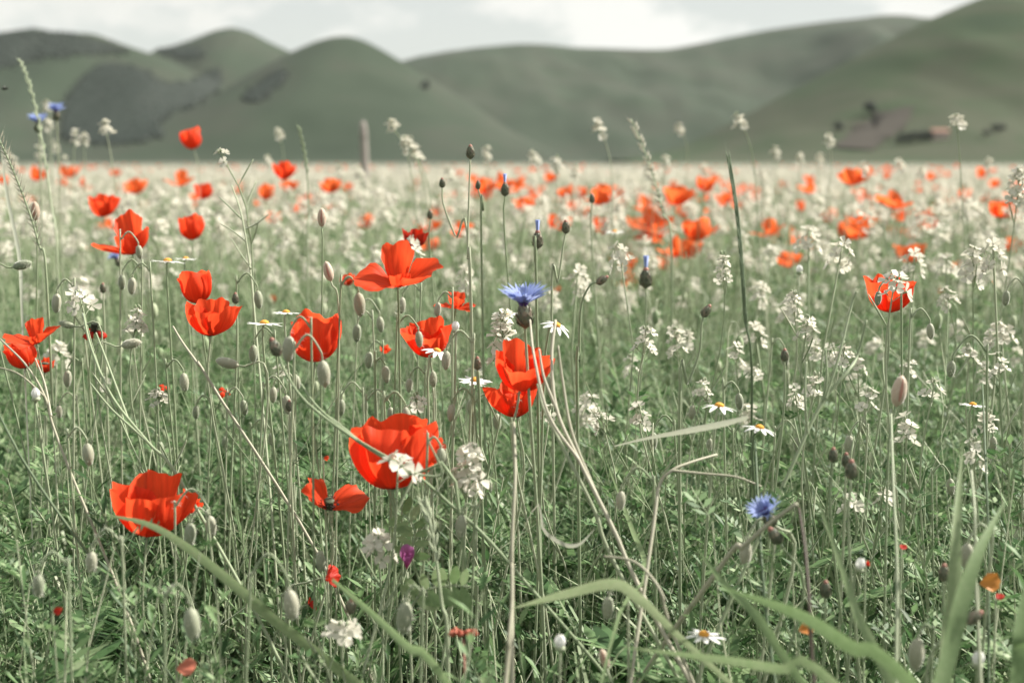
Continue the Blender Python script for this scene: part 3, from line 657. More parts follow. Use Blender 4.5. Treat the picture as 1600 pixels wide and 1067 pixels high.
FAR = []
for q, ps in enumerate(HEADS):
    g = G()
    for _, gg in ps:
        V, F, m_, U = gg.arr(); g.put(V * .055 + (0, 0, .6), F, 0, U)
    g.put(*tube([(0, 0, -.01), (.01, 0, .3), (0, 0, .6)], [.003, .0025, .002], 3), 1)
    FAR.append((g.build('poppy', [M['red_far'], M['stem']]), g))
npop = len([o for o in bpy.data.objects if o.name.startswith('poppy') and o.parent is None])
for q in range(max(0, 298 - npop)):
    d = 3.6 + 18 * rnd.random() ** 1.3; x = rnd.uniform(-.40, .40) * d
    if rnd.random() < .2 and x < 0: x = -x
    o = add('poppy', FAR[rnd.randint(0, 7)][0]); o.location = (x, d, 0); sc_ = rnd.uniform(.9, 1.25) if d < 12 else rnd.uniform(1.0, 1.35)
    o.rotation_euler = (rnd.gauss(.08, .1), rnd.gauss(0, .12), rnd.uniform(-.6, .6)); hz = rnd.uniform(.78, 1.08); o.scale = (sc_, sc_, hz)
    tag(o, 'tiny blurred orange poppy far out in the pale flower band', 'poppy', 'far poppies in the pale band')
s = Stuff()
def simple_head():
    g = G(); g.put(IV * (.042, .042, .03) * rng.uniform(.8, 1.2, (12, 1)) + (0, 0, .62), IF, 0, np.tile((.5, .8), (12, 1))); V, F, m_, _ = g.arr(); return V, F, m_
for q in range(3): s.put(simple_head(), scatter(110, 18, 60, 5, power=1.3), .85, 1.05, .05)
me = mesh('distant_poppies', np.vstack(s.v), np.vstack(s.f), M['red_far'], np.tile((.5, .8), (s.n, 1)))
tag(add('distant_poppies', me), 'faint orange specks of poppies toward the far meadow edge', 'poppies', kind='stuff')

# ------------------------------------------------------------------ cream rocket flowers
def rocket_flower(s=1.0, seed=0, lite=False):
    rr = random.Random(seed); g = G()
    for q in range(4):
        a = q * math.pi / 2 + rr.uniform(-.15, .15); c, s_ = math.cos(a), math.sin(a); L = .0098 * s * rr.uniform(.9, 1.1); W = .0048 * s; up = rr.uniform(-.05, .35)
        loc = [(.0008 * s, -.0006 * s, 0), (.0008 * s, .0006 * s, 0), (L * .5, W * .8, L * (.18 + up * .4)), (L * .85, W, L * (.2 + up)), (L, 0, L * (.1 + up)), (L * .85, -W, L * (.2 + up)), (L * .5, -W * .8, L * (.18 + up * .4)), (L * .6, 0, L * (.04 + up * .5))]
        V = [(x * c - y * s_, x * s_ + y * c, z) for x, y, z in loc]
        F = [(0, 1, 2, 7), (0, 7, 6), (7, 2, 3, 4), (7, 4, 5, 6)] if not lite else [(0, 3, 5)]
        g.put(V, F, 0)
    if not lite: g.put(*tube([(0, 0, -.004 * s), (0, 0, 0), (0, 0, .003 * s)], [.0006 * s, .0011 * s, .0009 * s], 4), 1)
    return g
RF = [rocket_flower(1, q).build('flower', [M['white'], M['stem_one']]) for q in range(4)]
RFG = [rocket_flower(1, q) for q in range(4)]; RFL = [rocket_flower(1.15, q, True) for q in range(4)]
POD = mesh('seed_pod', *tube([(0, 0, 0), (.001, 0, .008), (.0015, 0, .022), (.001, 0, .034), (.0005, 0, .038)], [.0004, .0009, .0011, .0008, .0003], 5), M['stem_one'])
def raceme(n, ln, spread, seed):
    """places of the flowers along the top of a stem"""
    rr = random.Random(seed); out = []
    for q in range(n):
        f = q / max(1, n - 1); a = q * 2.4 + rr.uniform(-.3, .3); z = ln * (f - 1) + rr.uniform(-.004, .004); o_ = spread * (1.2 - .75 * f) * rr.uniform(.7, 1.35)
        p = np.array([math.cos(a) * o_, math.sin(a) * o_, z + o_ * .45]); d = np.array([math.cos(a), math.sin(a), .55 + 1.4 * f]) + np.array([rr.gauss(0, .3), rr.gauss(0, .3), rr.gauss(0, .2)]); out.append((p, d, np.array([0, 0, z - .004])))
    return out
def rocket(px, py, d, n, ln, label, group=None, near=True, lean=None, foot=None, pods=4, size=1.0, seed=None, brown=False):
    """(px,py) = sight line of the flower head's top"""
    seed = int(px * 3 + py * 5) if seed is None else seed; rr = random.Random(seed); hd = at(px, py, d)
    b = Vector((hd.x + rr.uniform(-.08, .08), hd.y + rr.uniform(-.04, .06), 0)) if foot is None else Vector((hd.x + foot[0], hd.y + foot[1], 0))
    HEADS_AT.append((hd.x, hd.y, .02, .4)) if near else None; root = thing('rocket_plant', b, label, 'wildflower', group); top = np.array(hd - b); lean = np.array(lean or (rr.uniform(-.2, .2), rr.uniform(-.2, .2), 1.)); lean /= np.linalg.norm(lean)
    P = spline([(0, 0, -.01), top * (.4, .4, .5), top - lean * .10, top], 12); RM = np.array(rot_to(lean)); g = G(); g.put(*tube(P, np.linspace(.0014, .0008, 12), 5))
    rc = raceme(n, ln, .0095 * size, seed)
    for p, dd, f in rc: g.put(*tube([RM @ f + top, RM @ p + top], [.0005, .0004], 3))
    for q in range(3):
        a = q * 2.1 + rr.random() * 6; p = top + RM @ np.array([math.cos(a) * .003, math.sin(a) * .003, .004]); g.put(*ellipsoid(p, lean, .0028, .0014, 3, 5))
    add('stem', g.build('stem', M['stem_one' if not brown else 'dry']), root)
    if near:
        for q, (p, dd, f) in enumerate(rc):
            add('flower', RF[q % 4], root, Matrix.Translation(Vector(RM @ p + top)) @ rot_to(RM @ dd, rr.uniform(0, 6)).to_4x4() @ Matrix.Scale(size * rr.uniform(.8, 1.1), 4))
        for q in range(pods):
            i = rr.randint(5, 9); a = rr.uniform(0, 6.28); add('seed_pod', POD, root, Matrix.Translation(Vector(P[i])) @ rot_to((math.cos(a) * .6, math.sin(a) * .6, 1)).to_4x4())
    else:
        g = G()
        for q, (p, dd, f) in enumerate(rc):
            V, F, m_, _ = RFG[q % 4].arr(); RQ = np.array(rot_to(RM @ dd, rr.uniform(0, 6))); g.put((V * size) @ RQ.T + RM @ p + top, F, 0)
        add('flower_cluster', g.build('flower_cluster', M['white']), root)
    return root
rocket(785, 495, 1.42, 22, .055, 'big cream rocket flower head under the blue cornflower', size=.95)
rocket(735, 705, 1.22, 16, .042, 'big cream rocket flower head right of the large fan shaped poppy', size=.92, lean=(.1, -.3, 1))
rocket(622, 722, 1.17, 4, .012, 'small rocket head with open white flowers before the large poppy', pods=2, lean=(.1, -.3, 1))
rocket(590, 842, 1.22, 9, .022, 'cream rocket flower head above the pink vetch flower', size=.85, lean=(0, -.4, 1))
rocket(535, 978, 1.12, 7, .015, 'cream rocket flower head low in the dark foliage', size=.85, lean=(.2, -.5, 1), foot=(.1, -.02))
rocket(1397, 440, 1.38, 6, .018, 'open cream rocket flowers standing in front of the lone poppy', foot=(.04, .03), lean=(0, -.2, 1))
rocket(1520, 392, 1.75, 12, .045, 'tall cream rocket flower column on a dark stalk right of the lone poppy', foot=(.03, .02))
rocket(1594, 270, 1.9, 18, .045, 'cream rocket flower column at the meadow skyline')
rocket(124, 462, 1.5, 6, .018, 'spiky pale rocket head beside the crumpled dark poppy', foot=(.17, -.02), lean=(-.25, 0, 1))
rocket(346, 240, 1.75, 3, .012, 'thin rocket stalk nearly out of flower with slanted pods', foot=(.05, .05), pods=6, size=.7, lean=(-.35, 0, 1))
rocket(246, 615, 1.45, 8, .012, 'small cream rocket head right of a dark hooked stem', size=.7)
rocket(650, 622, 1.4, 5, .012, 'tiny pale rocket head among hooked buds', size=.75, foot=(-.06, .02))
rocket(610, 190, 2.6, 7, .02, 'topmost cream flower tuft standing before the round hill', near=False, foot=(.1, 0), lean=(-.4, 0, 1), size=.88)
rocket(632, 218, 2.6, 9, .03, 'second cream flower tuft beside the topmost one', near=False, foot=(.08, 0), lean=(-.4, 0, 1), size=.88)
rocket(648, 234, 2.62, 7, .025, 'third cream flower tuft below the topmost one', near=False, foot=(.06, 0), lean=(-.3, 0, 1), size=.88)
rocket(1152, 180, 2.6, 8, .03, 'cream flower tuft high before the foot of the near hillside', near=False, foot=(.09, 0), lean=(-.35, 0, 1), size=.88)
rocket(1494, 184, 2.3, 8, .018, 'cream flower tuft high before the farmhouse', near=False, foot=(.06, 0), lean=(-.12, 0, 1), size=.88)
rocket(933, 193, 2.7, 9, .028, 'cream flower tuft high left of the feathery grass ear', near=False, foot=(.05, 0), lean=(-.3, 0, 1), size=.88)
rocket(163, 193, 2.7, 7, .022, 'cream flower tuft high before the dark hill', near=False, foot=(.06, 0), lean=(-.15, 0, 1), size=.88)
sky_t = [(435, 203), (642, 218), (530, 260), (760, 232), (832, 240), (870, 247), (1060, 196), (1040, 247), (1250, 243), (1280, 242), (1296, 212), (1440, 262), (1405, 252), (118, 208), (132, 210), (85, 225), (75, 188), (10, 238), (418, 245), (1100, 262), (1210, 232), (1190, 268), (1545, 250), (72, 160), (60, 232), (900, 262), (1010, 262), (560, 262), (700, 265), (1350, 258), (100, 245), (20, 250)]
for x, y in sky_t: rocket(x, y, rnd.uniform(2.8, 4.2), rnd.randint(5, 8), .028, 'cream flower tuft just breaking the meadow skyline', 'cream tufts on the skyline', near=False, size=.85, lean=(rnd.uniform(-.3, .1), 0, 1))
nearw = [(1055, 518, 14), (1100, 598, 10), (1240, 462, 10), (1262, 500, 10), (1275, 542, 9), (1320, 542, 9), (1276, 590, 9), (1242, 610, 8), (1540, 575, 12), (1520, 692, 10), (1418, 660, 9), (1545, 648, 9), (1360, 615, 8), (1420, 568, 8), (1010, 518, 10), (1130, 400, 16), (1075, 520, 10), (215, 485, 14), (205, 500, 8), (1000, 640, 8), (1180, 575, 6), (1340, 560, 6), (1480, 455, 10), (1380, 770, 5), (1330, 780, 6), (1560, 560, 8), (440, 580, 8), (160, 590, 6), (1515, 545, 7), (1300, 545, 8), (985, 560, 9), (940, 650, 6), (1150, 545, 8), (1460, 600, 6), (860, 640, 5), (745, 570, 6)]
for x, y, n in nearw: rocket(x, y, rnd.uniform(1.45, 2.0) if y < 600 else rnd.uniform(1.3, 1.55), max(4, int(n * .8)), .008 + .0016 * n, 'cream rocket flower head among the green stems', 'cream heads among the stems', size=rnd.uniform(.62, .82), pods=2)
npl = len([o for o in bpy.data.objects if o.name.startswith('rocket_plant')])
RCL = []                       # whole plants for the middle distance
for q in range(6):
    g = G(); rr = random.Random(q); P = wob((0, 0, -.01), (rr.uniform(-.05, .05), rr.uniform(-.05, .05), .55), 6, .04, q + 5); g.put(*tube(P, np.linspace(.0022, .0014, 6), 4), 1)
    for k, (p, dd, f) in enumerate(raceme(7 + q // 2 + (q % 2) * 2, .034, .0145, q)):
        V, F, m_, _ = RFG[k % 4].arr(); RQ = np.array(rot_to(dd, rr.uniform(0, 6))); g.put(V * .95 @ RQ.T + p * .9 + P[-1], F, 0)
    RCL.append(g.build('rocket_plant', [M['white'], M['stem_one']]))
for q in range(max(0, 296 - npl)):
    d = 1.75 + 5.2 * rnd.random() ** 1.1; x = rnd.uniform(-.40, .40) * d
    if d < 3.2 and x < .02 * d and rnd.random() < .6: x = abs(x)
    o = add('rocket_plant', RCL[rnd.randint(0, 5)]); o.location = (x, d, 0); s_ = rnd.uniform(.7, 1.05); o.scale = (s_, s_, rnd.uniform(.68, 1.14)); o.rotation_euler = (rnd.gauss(0, .08), rnd.gauss(0, .08), rnd.uniform(0, 6.28))
    tag(o, 'cream rocket flower tuft blurred in the middle of the meadow', 'wildflower', 'cream tufts in the middle field')
s = Stuff()
def tuft(seed, n, sc, hh):
    g = G(); rr = random.Random(seed)
    for k in range(n):
        V, F, m_, _ = RFL[k % 4].arr(); a = rr.uniform(0, 6.28); o_ = np.array([math.cos(a) * rr.uniform(0, .016), math.sin(a) * rr.uniform(0, .016), rr.uniform(-.03, .012)])
        RQ = np.array(rot_to((math.cos(a), math.sin(a), rr.uniform(.3, 1.6)), rr.uniform(0, 6))); g.put((V * 1.3) @ RQ.T * sc + o_ * sc + (0, 0, hh), F, 0)
    V, F, m_, _ = g.arr(); return V, F, m_
for q in range(6): s.put(tuft(q, 6 + q % 2, .95, .56), scatter(1300, 2.9, 18, 1.0, power=1.15), .72, 1.12, .08)
for q in range(4): s.put(tuft(q + 9, 6, 2.1, .56), scatter(1250, 14, 44, 2.0, power=1.5), .85, 1.1, .05)
s.build('cream_flower_band', [M['white']], 'countless cream flower heads blurring into a pale band across the field', 'wildflowers')

# ------------------------------------------------------------------ poppy buds
def bud(px, py, d, ln, label, group=None, mode='hang', warm=False, side=1, base=None, seed=None, hook=.9, tilt=0.0, hairy=70):
    """(px,py) = middle of the bud, ln = its length in m; hang: the stem hooks over from the side"""
    seed = int(px * 7 + py * 3) if seed is None else seed; rr = random.Random(seed); c = at(px, py, d)
    hk = .0095 * hook
    bx = c.x + (side * 2 * hk if mode == 'hang' else 0) + rr.uniform(-.025, .025) if base is None else c.x + base
    b = Vector((bx, c.y + rr.uniform(-.01, .03), 0)); HEADS_AT.append((c.x, c.y, .013, .4)); root = thing('poppy_bud', b, label, 'flower bud', group); cc = np.array(c - b)
    if mode == 'hang':
        ax = np.array([-.08 * side + tilt, rr.uniform(-.1, .1), -1.]); ax /= np.linalg.norm(ax); foot = cc - ax * ln * .5
        up = ln * .45 * hook
        P = spline([(0, 0, -.01), (foot[0] * .4 + side * hk * .9, foot[1] * .6, foot[2] * .55), (foot[0] + 2 * side * hk, foot[1], foot[2] - ln * .2), (foot[0] + 1.9 * side * hk, foot[1], foot[2] + up * .6), (foot[0] + side * hk, foot[1], foot[2] + up + hk * .6), (foot[0] + .12 * side * hk, foot[1], foot[2] + up * .55), tuple(foot)], 30)
    else:
        ax = np.array([tilt, rr.uniform(-.1, .1), 1.]) if mode == 'up' else np.array([side * 1., 0, .25]); ax /= np.linalg.norm(ax); foot = cc - ax * ln * .5
        P = spline([(0, 0, -.01), foot * (.4, .5, .5), foot - ax * .03 - np.array([0, 0, .012]), foot], 18)
    g = G(); g.put(*tube(P, np.linspace(.0012, .0009, len(P)), 6)); add('stem', g.build('stem', M['stem_one']), root)
    g = G(); g.put(*ellipsoid(cc, ax, ln * .5, ln * .235, 8, 10, .12)); bo = add('bud_case', g.build('bud_case', M['bud_warm' if warm else 'bud']), root)
    g = G(); g.put(*hairs(P, hairy, .0038, seed, .0011)); hp = np.array([cc + ax * ln * (t - .5) for t in np.linspace(.08, .92, 8)]); g.put(*hairs(hp, hairy, .0034, seed + 1, ln * .235 * np.sqrt(1 - (np.linspace(-.84, .84, 8)) ** 2)))
    tag(add('bristles', g.build('bristles', M['hair']), root), kind='stuff')
    if warm and mode == 'up':
        g = G(); g.put(*strip([cc + ax * ln * t + np.array([.0, -1, 0]) * ln * .236 * math.sqrt(max(.02, 1 - 4 * t * t)) for t in np.linspace(-.3, .42, 6)], ln * .05 * np.array([.3, .9, 1, .9, .6, .2]), (1, 0, 0))); add('red_slit', g.build('red_slit', M['tip']), bo)
    return root
bud(451, 545, 1.25, .024, 'hanging hairy bud at the left edge of the cup shaped poppy', side=1, hook=1.0)
bud(506, 584, 1.24, .025, 'hanging hairy bud before the cup shaped poppy, on the taller hook', side=-1, hook=1.3)
bud(562, 476, 1.35, .024, 'long grey bud hanging below the wide open poppy', side=-1)
bud(655, 530, 1.38, .017, 'rounded bud overlapping the poppy with a daisy below', side=-1, hook=1.1)
bud(697, 563, 1.33, .019, 'bud hanging from a tall hook right of that overlapped poppy', side=1, hook=1.3)
bud(603, 585, 1.38, .018, 'slim grey bud left of the wide open poppy stem', side=-1, hook=.5)
bud(677, 592, 1.36, .016, 'small dull bud in the stems between two hooked buds', mode='up')
bud(635, 650, 1.3, .018, 'dark oval bud just above the large fan shaped poppy', side=-1, hook=1.0)
bud(705, 645, 1.32, .017, 'dark bud with a reddish tip on a twin hook', side=1, hook=1.1)
bud(690, 716, 1.22, .020, 'hairy bud between the large poppy and the big cream head', side=-1, hook=.6)
bud(720, 822, 1.2, .021, 'shaded bud below the big cream rocket head', side=1, hook=.6)
bud(455, 945, 1.1, .026, 'plump pale bud on a tall hook low in the foliage', side=-1, hook=1.6)
bud(632, 965, 1.1, .027, 'slim pale upright bud pod below the pink vetch flower', side=1, hook=.7)
bud(300, 975, 1.05, .026, 'plump hairy bud under a tight pale hook below the ruffled poppy', side=-1, hook=1.0)
bud(330, 822, 1.24, .020, 'hairy bud on a hook right of the ruffled poppy', side=-1, hook=1.6)
bud(297, 835, 1.22, .022, 'upright green bud under the small petal tuft', side=1, hook=.8)
bud(143, 878, 1.15, .019, 'hairy bud in the shade left below the ruffled poppy', side=1, hook=1.3)
bud(60, 915, 1.08, .019, 'hairy bud on a wide hook in dark foliage', side=1, hook=1.2)
bud(138, 710, 1.3, .022, 'pale bud hanging before dark leaves above the ruffled poppy', side=-1, hook=.9)
bud(288, 597, 1.45, .020, 'pale oval bud left of the bowl shaped poppy', side=-1, hook=.9)
bud(355, 567, 1.42, .024, 'bud held level below the bowl shaped poppy', mode='side', side=-1)
bud(205, 537, 1.5, .022, 'dark bud held level between two pale rocket heads', mode='side', side=1)
bud(104, 507, 1.5, .017, 'warm grey bud held level right of the open poppy', mode='side', side=-1, warm=False)
bud(35, 414, 1.55, .022, 'dark bud held level at the top of the tall stems', mode='side', side=1)
bud(55, 330, 1.75, .024, 'upright pinkish bud alone above the grass tops', mode='up', warm=True)
bud(503, 340, 1.55, .021, 'upright peach bud high on a straight stem', mode='up', warm=True)
bud(513, 424, 1.4, .021, 'upright orange streaked bud above the cup shaped poppy', mode='up', warm=True, tilt=-.25)
bud(1405, 611, 1.22, .028, 'large smooth brownish bud standing alone among cream flowers', mode='up', warm=True, tilt=.18)
bud(501, 876, 1.25, .019, 'upright pale bud before a shaded red petal', mode='up', tilt=-.1)
bud(944, 1029, 1.12, .017, 'small orange bud leaning over in the low leaves', mode='up', warm=True, tilt=-.3)
bud(1372, 466, 1.45, .016, 'dark green bud hanging just left of the lone poppy', side=1, hook=1.2)
bud(1486, 577, 1.4, .018, 'rimmed grey bud hanging between cream heads', side=1, hook=1.8)
bud(1432, 1022, 1.08, .026, 'fat hairy bud at the base of the broad grass clump', side=1, hook=.6)
bud(1510, 868, 1.15, .022, 'hairy bud among dry stalks beside the broad blade clump', side=1, hook=1.0)
bud(1165, 865, 1.18, .022, 'pale hairy bud below the lower cornflower', side=1, hook=1.2)
bud(970, 782, 1.25, .018, 'green bud hanging among the leaning pale stalks', side=1, hook=1.5)
bud(950, 950, 1.15, .020, 'hairy green bud under the arched grass blade', side=1, hook=.8)
bud(1572, 466, 1.6, .018, 'dark bud hanging from a thin hook near the meadow edge', side=1, hook=1.0)
for x, y in [(398, 466), (92, 470), (190, 448), (210, 450), (215, 395), (628, 480), (470, 600), (425, 610), (575, 640), (775, 660), (860, 600), (1110, 690), (1155, 620), (1330, 690), (1450, 520), (420, 680), (250, 700), (350, 690), (385, 640), (1230, 560), (1020, 690), (640, 600), (580, 560), (310, 640), (90, 640), (1555, 700), (1480, 760), (760, 760), (1080, 640), (530, 640), (730, 640), (390, 560), (100, 585), (445, 640), (610, 640), (1350, 660), (1250, 700), (680, 490), (600, 500), (555, 520)]:
    bud(x + rnd.uniform(-6, 6), y + rnd.uniform(-8, 8), rnd.uniform(1.42, 1.85), rnd.uniform(.016, .022), 'small grey green poppy bud nodding on a hooked stem in the thicket', 'nodding buds in the thicket', side=rnd.choice((-1, 1)), hook=rnd.uniform(.8, 1.5), hairy=30)

# ------------------------------------------------------------------ cornflowers and their buds
def scaly(c, ax, rl, rw, seed):
    """egg of overlapping bracts"""
    g = G(); ax = np.asarray(ax, float); ax /= np.linalg.norm(ax); RM = np.array(rot_to(ax)); g.put(*ellipsoid(c, ax, rl, rw * .9, 6, 8))
    for k in range(6):
        t = -.8 + 1.5 * k / 5; rr_ = rw * math.sqrt(max(0, 1 - t * t)) * .92
        for q in range(8):
            a = (q + .5 * (k % 2)) * math.pi / 4; dn = .42 * rl
            def pt(da, tt, o_): return np.asarray(c) + RM @ np.array([math.cos(a + da) * o_, math.sin(a + da) * o_, tt])
            r2 = rw * math.sqrt(max(0, 1 - (t + .4) ** 2)) if t + .4 < 1 else rw * .2
            g.put([pt(-.36, t * rl, rr_ * 1.02), pt(.36, t * rl, rr_ * 1.02), pt(.2, t * rl + dn * .7, r2 * 1.14), pt(0, t * rl + dn * 1.15, r2 * 1.08 + .0004), pt(-.2, t * rl + dn * .7, r2 * 1.14)], [(0, 1, 2, 3, 4)])
    return g
def floret(L, seed):
    rr = random.Random(seed); g = G(); n = 5
    V = [(0, 0, 0)]; 
    for q in range(n + 1):
        a = -.55 + 1.1 * q / n; V.append((math.cos(a) * L * .66, math.sin(a) * L * .66, .10 * L * math.cos(a * 2.4)))
    for q in range(n):
        a = -.55 + 1.1 * (q + .5) / n; l_ = L * rr.uniform(.95, 1.1); V.append((math.cos(a * 1.25) * l_, math.sin(a * 1.25) * l_, .05 * L))
    F = [(0, q + 1, q + 2) for q in range(n)] + [(q + 1, n + 2 + q, q + 2) for q in range(n)]
    U = [(.5, 0)] + [(q / n, .6) for q in range(n + 1)] + [((q + .5) / n, 1) for q in range(n)]
    return np.array(V), np.array(F, dtype=np.int32), np.array(U)
def cornflower(px, py, d, s, label, axis=(0, -.3, 1), rays=10, foot=None, stem='stem_one'):
    rr = random.Random(int(px)); hd = at(px, py, d); b = Vector((hd.x + (foot if foot is not None else rr.uniform(-.04, .04)), hd.y + .02, 0)); HEADS_AT.append((hd.x, hd.y, .03, .4)); root = thing('cornflower', b, label, 'cornflower')
    top = np.array(hd - b); ax = np.array(Vector(axis).normalized()); RM = np.array(rot_to(ax))
    P = spline([(0, 0, -.01), top * (.4, .4, .5), top - ax * .05, top - ax * .006], 12); add('stem', mesh('stem', *tube(P, np.linspace(.0019, .0012, 12), 6), M[stem]), root)
    add('calyx', scaly(top, ax, .0085 * s, .0056 * s, 3).build('calyx', M['scale'], False), root)
    for q in range(rays):
        V, F, U = floret(.019 * s * rr.uniform(.88, 1.1), q); a = q * 2 * math.pi / rays + rr.uniform(-.15, .15); up = rr.uniform(.35, .95)
        RZ = np.array(Matrix.Rotation(a, 3, 'Z') @ Matrix.Rotation(-up, 3, 'Y')); g = G(); g.put(((V @ RZ.T) + (0, 0, .0075 * s)) @ RM.T + top, F, 0, U); add('floret', g.build('floret', M['blue'], False), root)
    g = G()
    for q in range(26):
        a = rr.uniform(0, 6.28); e = np.array([math.cos(a) * .006 * s, math.sin(a) * .006 * s, .0145 * s * rr.uniform(.8, 1.15)]) * (rr.uniform(.3, 1), rr.uniform(.3, 1), 1)
        g.put(*tube([RM @ np.array([e[0] * .3, e[1] * .3, .006 * s]) + top, RM @ e + top], [.0009 * s, .0004 * s], 3))
    add('flower_heart', g.build('flower_heart', M['purple']), root)
cornflower(820, 494, 1.3, 1.42, 'blue cornflower with a purple heart above the pair of poppies', (-.05, -.12, 1), 12, foot=.03)
cornflower(1203, 812, 1.17, .92, 'blue cornflower low in the grass crossed by a dry stalk', (-.45, -.35, .7), 10, foot=-.02)
cornflower(60, 200, 2.5, 1.2, 'blurred blue cornflower high against the dark hill, left of its twin', (0, -.05, 1))
cornflower(88, 182, 2.7, 1.15, 'blurred blue cornflower slightly above its twin by the hill', (0, -.05, 1))
cornflower(185, 410, 2.3, .9, 'faint lilac cornflower hidden under the pointed triangular poppy', (-.3, -.1, .8))
def corn_bud(px, py, d, s, label, group=None, tip='tip', axis=(0, 0, 1), path=None, stem='stem_one', foot=None, flower=False):
    rr = random.Random(int(px * 3 + py)); hd = at(px, py, d); b = Vector((hd.x + (foot if foot is not None else rr.uniform(-.04, .04)), hd.y + .01, 0)); HEADS_AT.append((hd.x, hd.y, .012, .4)); root = thing('cornflower_bud', b, label, 'flower bud', group)
    top = np.array(hd - b); ax = np.array(Vector(axis).normalized())
    pts = [(0, 0, -.01), top * (.4, .4, .5), top - ax * .04 - np.array([0, 0, .02]), top - ax * .005 * s] if path is None else [np.array(at(x, y, d) - b) for x, y in path[::-1]] + [top - ax * .005 * s]
    if path is not None and pts[0][2] > .02: pts = [np.array([pts[0][0] * 1.0 + .01, pts[0][1], -.01])] + pts
    P = spline(pts, 22); add('stem', mesh('stem', *tube(P, np.linspace(.0017, .0009, 22), 5), M[stem]), root)
    add('calyx', scaly(top, ax, .0078 * s, .0047 * s, 5).build('calyx', M['scale'], False), root)
    if flower:
        g = G()
        for q in range(6):
            a = q; e = np.array([math.cos(a) * .0016, math.sin(a) * .0016, .012]) * s; g.put(*tube([top + ax * .006 * s, top + ax * .006 * s + np.array(rot_to(ax)) @ e], [.0011 * s, .0006 * s], 4), 0, None)
        add('petal_tip', g.build('petal_tip', M['blue']), root)
    g = G(); g.put(*ellipsoid(top + ax * .0068 * s, ax, .003 * s, .0024 * s, 4, 6)); add('bud_tip', g.build('bud_tip', M[tip]), root)
corn_bud(735, 239, 1.6, 1.0, 'pink tipped cornflower bud on the tallest straight stem', path=[(733, 300), (731, 400), (736, 460)])
corn_bud(840, 376, 1.42, 1.15, 'cornflower bud with a blue tip above the open cornflower', path=[(836, 410), (838, 450)], flower=True)
corn_bud(789, 297, 1.75, 1.1, 'cornflower bud with a long blue tip on a tall stem', flower=True)
corn_bud(884, 356, 1.6, .95, 'cornflower bud right of the blue tipped one', path=[(880, 385), (872, 440), (862, 480)])
corn_bud(925, 311, 2.0, .85, 'small cornflower bud at the left side of the crowded poppy clump')
corn_bud(691, 287, 1.7, .75, 'tiny cornflower bud on a stem curving to the tallest bud stem', path=[(693, 320), (712, 370), (733, 410)])
corn_bud(747, 290, 1.75, .7, 'tiny pale bud just right of the tallest bud stem', path=[(755, 330), (752, 380)])
corn_bud(672, 336, 1.9, .8, 'tiny dark bud above the dark half closed poppy')
corn_bud(1009, 436, 1.85, 1.7, 'big dark cornflower bud below the poppy clump', stem='stem_one', flower=True)
corn_bud(940, 438, 1.35, .8, 'leaning pink tipped bud on a wavy silvery stem', axis=(.8, 0, .5), path=[(922, 446), (908, 480), (905, 560), (902, 620)])
corn_bud(1103, 487, 1.35, .85, 'round pale bud on a bent silvery stem', axis=(.5, 0, .8), path=[(1096, 510), (1093, 550), (1075, 600), (1062, 630)])
corn_bud(431, 544, 1.2, 1.05, 'dark cornflower bud at the top of a long slanting stalk', axis=(-.4, 0, .9), path=[(445, 580), (480, 630), (560, 690), (640, 740), (720, 800)])
corn_bud(746, 569, 1.35, .8, 'small scaly bud left of the pair of poppies', path=[(746, 600), (750, 660)])
corn_bud(1330, 735, 1.15, 1.0, 'brown tipped scaly bud, lowest of three close together')
corn_bud(1302, 712, 1.2, .8, 'green scaly bud, left one of three close together')
corn_bud(1322, 720, 1.22, .8, 'green scaly bud in the middle of three close together')
corn_bud(1226, 556, 1.4, .8, 'small scaly bud beside the branching green stalk')
corn_bud(548, 948, 1.15, .9, 'dark pink tipped bud in shaded leaves below the vetch flower', axis=(.2, -.2, 1))
corn_bud(1290, 922, 1.12, .9, 'bluish scaly bud in shade beside the dark brown stalk')
corn_bud(1475, 896, 1.12, .9, 'scaly bud with an orange tip left of the orange leaf')
corn_bud(1212, 838, 1.14, 1.0, 'dark scaly bud right under the lower cornflower', axis=(-.5, 0, .7))
corn_bud(1520, 965, 1.05, .95, 'brown scaly bud leaning out of the broad blade clump', axis=(.7, 0, .5))
corn_bud(130, 460, 1.75, 1.0, 'dark bud above the crumpled dark poppy')
corn_bud(452, 635, 1.35, .7, 'small reddish bud left of the slanting stalk')
corn_bud(368, 467, 1.6, .8, 'dark flat topped seed head right of the bowl shaped poppy')
corn_bud(161, 451, 1.8, .8, 'small dark seed head above the crumpled poppy')

